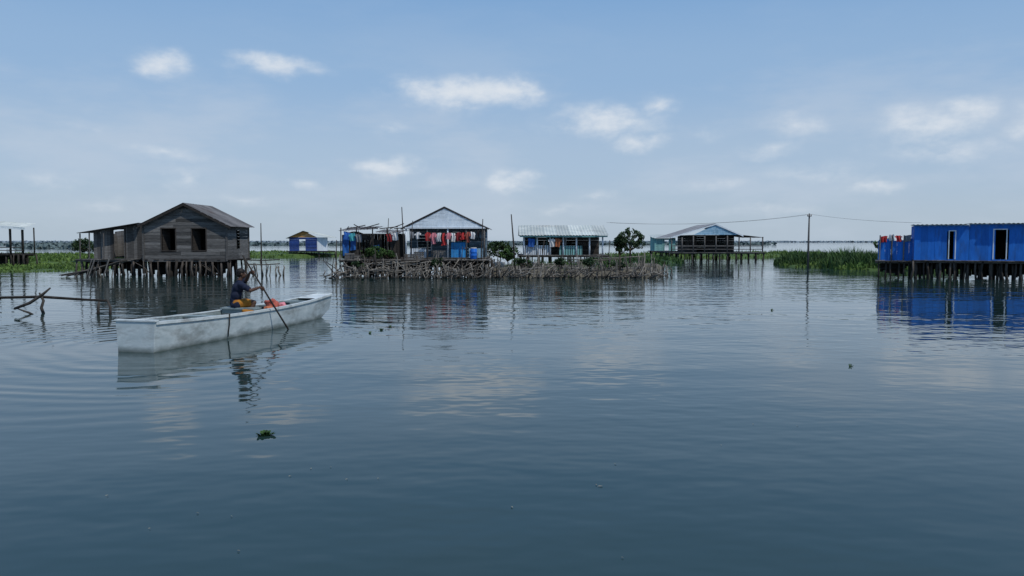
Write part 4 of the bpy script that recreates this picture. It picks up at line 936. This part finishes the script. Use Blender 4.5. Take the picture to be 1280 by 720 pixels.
# ------------------------------------------------------------------ light and sky
sun_el=math.radians(58); saz=math.radians(136)
sd=Vector((math.sin(saz)*math.cos(sun_el),math.cos(saz)*math.cos(sun_el),math.sin(sun_el)))
sl=bpy.data.lights.new('sun','SUN'); sl.energy=2.8; sl.angle=math.radians(.5); sl.color=(1,.95,.88)
so=link(bpy.data.objects.new('sun',sl)); so.rotation_euler=(-sd).to_track_quat('-Z','Y').to_euler()
w=bpy.data.worlds.new('World'); scene.world=w; w.use_nodes=True; nt=w.node_tree; N=nt.nodes; L=nt.links; bg=N['Background']
sky=N.new('ShaderNodeTexSky'); sky.sky_type='NISHITA'; sky.sun_disc=False; sky.sun_elevation=sun_el; sky.sun_rotation=saz; sky.air_density=1.0; sky.dust_density=1.0; sky.ozone_density=1.5
tc=N.new('ShaderNodeTexCoord'); sx=N.new('ShaderNodeSeparateXYZ'); L.new(tc.outputs['Generated'],sx.inputs[0])
azn=math_('ARCTAN2',sx.outputs[0],sx.outputs[1]); eln=math_('ARCSINE',sx.outputs[2])
cb=N.new('ShaderNodeCombineXYZ'); L.new(azn,cb.inputs[0]); L.new(eln,cb.inputs[1])
def wnoise(scale,detail,st,rough=.55):
    mp=N.new('ShaderNodeMapping'); mp.inputs['Scale'].default_value=st; L.new(cb.outputs[0],mp.inputs[0])
    t=N.new('ShaderNodeTexNoise'); t.noise_dimensions='2D'; t.inputs['Scale'].default_value=scale; t.inputs['Detail'].default_value=detail; t.inputs['Roughness'].default_value=rough; L.new(mp.outputs[0],t.inputs[0]); return t
wn=wnoise(16,3,(1,1.8,1))
vs1=N.new('ShaderNodeVectorMath'); vs1.operation='SUBTRACT'; vs1.inputs[1].default_value=(.5,.5,.5); L.new(wn.outputs['Color'],vs1.inputs[0])
vs2=N.new('ShaderNodeVectorMath'); vs2.operation='MULTIPLY_ADD'; vs2.inputs[1].default_value=(.055,.028,0); L.new(vs1.outputs[0],vs2.inputs[0]); L.new(cb.outputs[0],vs2.inputs[2])
clouds=[(205,78,60,26,.85),(345,82,88,20,.8),(585,116,145,29,1.0),(640,112,65,25,.9),(755,152,110,31,.85),(825,130,45,26,.6),(800,178,60,20,.7),(490,160,42,17,.5),(483,211,54,25,.75),(634,225,48,24,.85),(205,192,78,18,.55),(228,220,60,26,.55),(385,234,36,16,.55),(755,245,62,15,.5),(995,157,60,28,.55),(1165,155,120,40,.75),(1205,142,60,32,.7),(1285,155,60,36,.7),(1095,232,70,19,.7),(965,186,75,18,.45),(115,162,55,18,.4),(890,230,110,17,.4),(1020,215,120,22,.42),(60,225,95,20,.38),(1180,190,150,24,.5),(560,225,70,15,.35),(880,165,70,18,.35),(300,250,110,14,.38),(140,255,90,14,.35),(690,262,130,12,.35),(950,262,150,14,.38)]
f=1000; pit=math.radians(3.32); acc=None
for (px,py,ww,hh,am) in clouds:
    vx=(px-640)/f; vy=(360-py)/f
    dy=math.cos(pit)+vy*math.sin(pit); dz=-math.sin(pit)+vy*math.cos(pit); a=math.atan2(vx,dy); e=math.atan2(dz,math.hypot(vx,dy))
    s1=N.new('ShaderNodeVectorMath'); s1.operation='SUBTRACT'; s1.inputs[1].default_value=(a,e,0); L.new(vs2.outputs[0],s1.inputs[0])
    k=math.cos(a); s2=N.new('ShaderNodeVectorMath'); s2.operation='MULTIPLY'; s2.inputs[1].default_value=(1000/(ww*k*k),1000/(hh*k),0); L.new(s1.outputs[0],s2.inputs[0])
    s3=N.new('ShaderNodeVectorMath'); s3.operation='LENGTH'; L.new(s2.outputs[0],s3.inputs[0])
    v=math_('MULTIPLY_ADD',s3.outputs['Value'],-am,am)
    acc=v if acc is None else math_('MAXIMUM',acc,v)
acc=math_('MAXIMUM',acc,0)
fine=wnoise(24,5,(1,1.9,1),.6)
dn=math_('MULTIPLY_ADD',math_('SUBTRACT',fine.outputs[0],.5),1.2,acc)
mr=N.new('ShaderNodeMapRange'); mr.interpolation_type='SMOOTHSTEP'; mr.inputs[1].default_value=-.1; mr.inputs[2].default_value=1.1; L.new(dn,mr.inputs[0])
gate=N.new('ShaderNodeMapRange'); gate.interpolation_type='SMOOTHSTEP'; gate.inputs[1].default_value=0; gate.inputs[2].default_value=.6; L.new(acc,gate.inputs[0])
cl=math_('MULTIPLY',mr.outputs[0],gate.outputs[0]); cl=math_('MULTIPLY',cl,.95)
veil=wnoise(3.4,5,(1,3.4,1),.62); vr=N.new('ShaderNodeMapRange'); vr.interpolation_type='SMOOTHSTEP'; vr.inputs[1].default_value=.38; vr.inputs[2].default_value=.72; vr.inputs[4].default_value=.45; L.new(veil.outputs[0],vr.inputs[0])
vb=N.new('ShaderNodeMapRange'); vb.interpolation_type='SMOOTHSTEP'; vb.inputs[1].default_value=.12; vb.inputs[2].default_value=.26; vb.inputs[3].default_value=1; vb.inputs[4].default_value=.15; L.new(eln,vb.inputs[0])
vf=math_('MULTIPLY',vr.outputs[0],vb.outputs[0])
rm=N.new('ShaderNodeValToRGB'); rm.color_ramp.interpolation='EASE'
el=rm.color_ramp.elements; cols=[(0.0,(.44,.54,.65)),(.10,(.39,.52,.69)),(.20,(.295,.46,.69)),(.34,(.19,.375,.66)),(.9,(.09,.23,.52))]
el[0].position=0; el[0].color=(*cols[0][1],1); el[1].position=.9; el[1].color=(*cols[-1][1],1)
for p_,c_ in cols[1:-1]: e_=el.new(p_); e_.color=(*c_,1)
L.new(eln,rm.inputs[0])
K=10.0
sc=N.new('ShaderNodeVectorMath'); sc.operation='SCALE'; sc.inputs[3].default_value=K; L.new(rm.outputs[0],sc.inputs[0])
def wmix(fac,a,b):
    x=N.new('ShaderNodeMix'); x.data_type='RGBA'
    for i,v in ((0,fac),(6,a),(7,b)):
        if isinstance(v,(tuple,float)): x.inputs[i].default_value=v
        else: L.new(v,x.inputs[i])
    return x.outputs[2]
c=wmix(.88,sky.outputs[0],sc.outputs[0])
c=wmix(vf,c,(.53*K,.61*K,.72*K,1))
c=wmix(cl,c,(.72*K,.77*K,.83*K,1))
L.new(c,bg.inputs[0]); bg.inputs[1].default_value=.1

# ------------------------------------------------------------------ camera
cam=bpy.data.cameras.new('camera'); cam.lens=28.125; cam.sensor_width=36; cam.clip_end=20000; cam.clip_start=.1
co=link(bpy.data.objects.new('camera',cam)); co.location=(0,0,CAMH); co.rotation_euler=(math.radians(90)-pit,0,0); scene.camera=co
scene.view_settings.view_transform='Standard'; scene.view_settings.look='None'; scene.view_settings.exposure=0
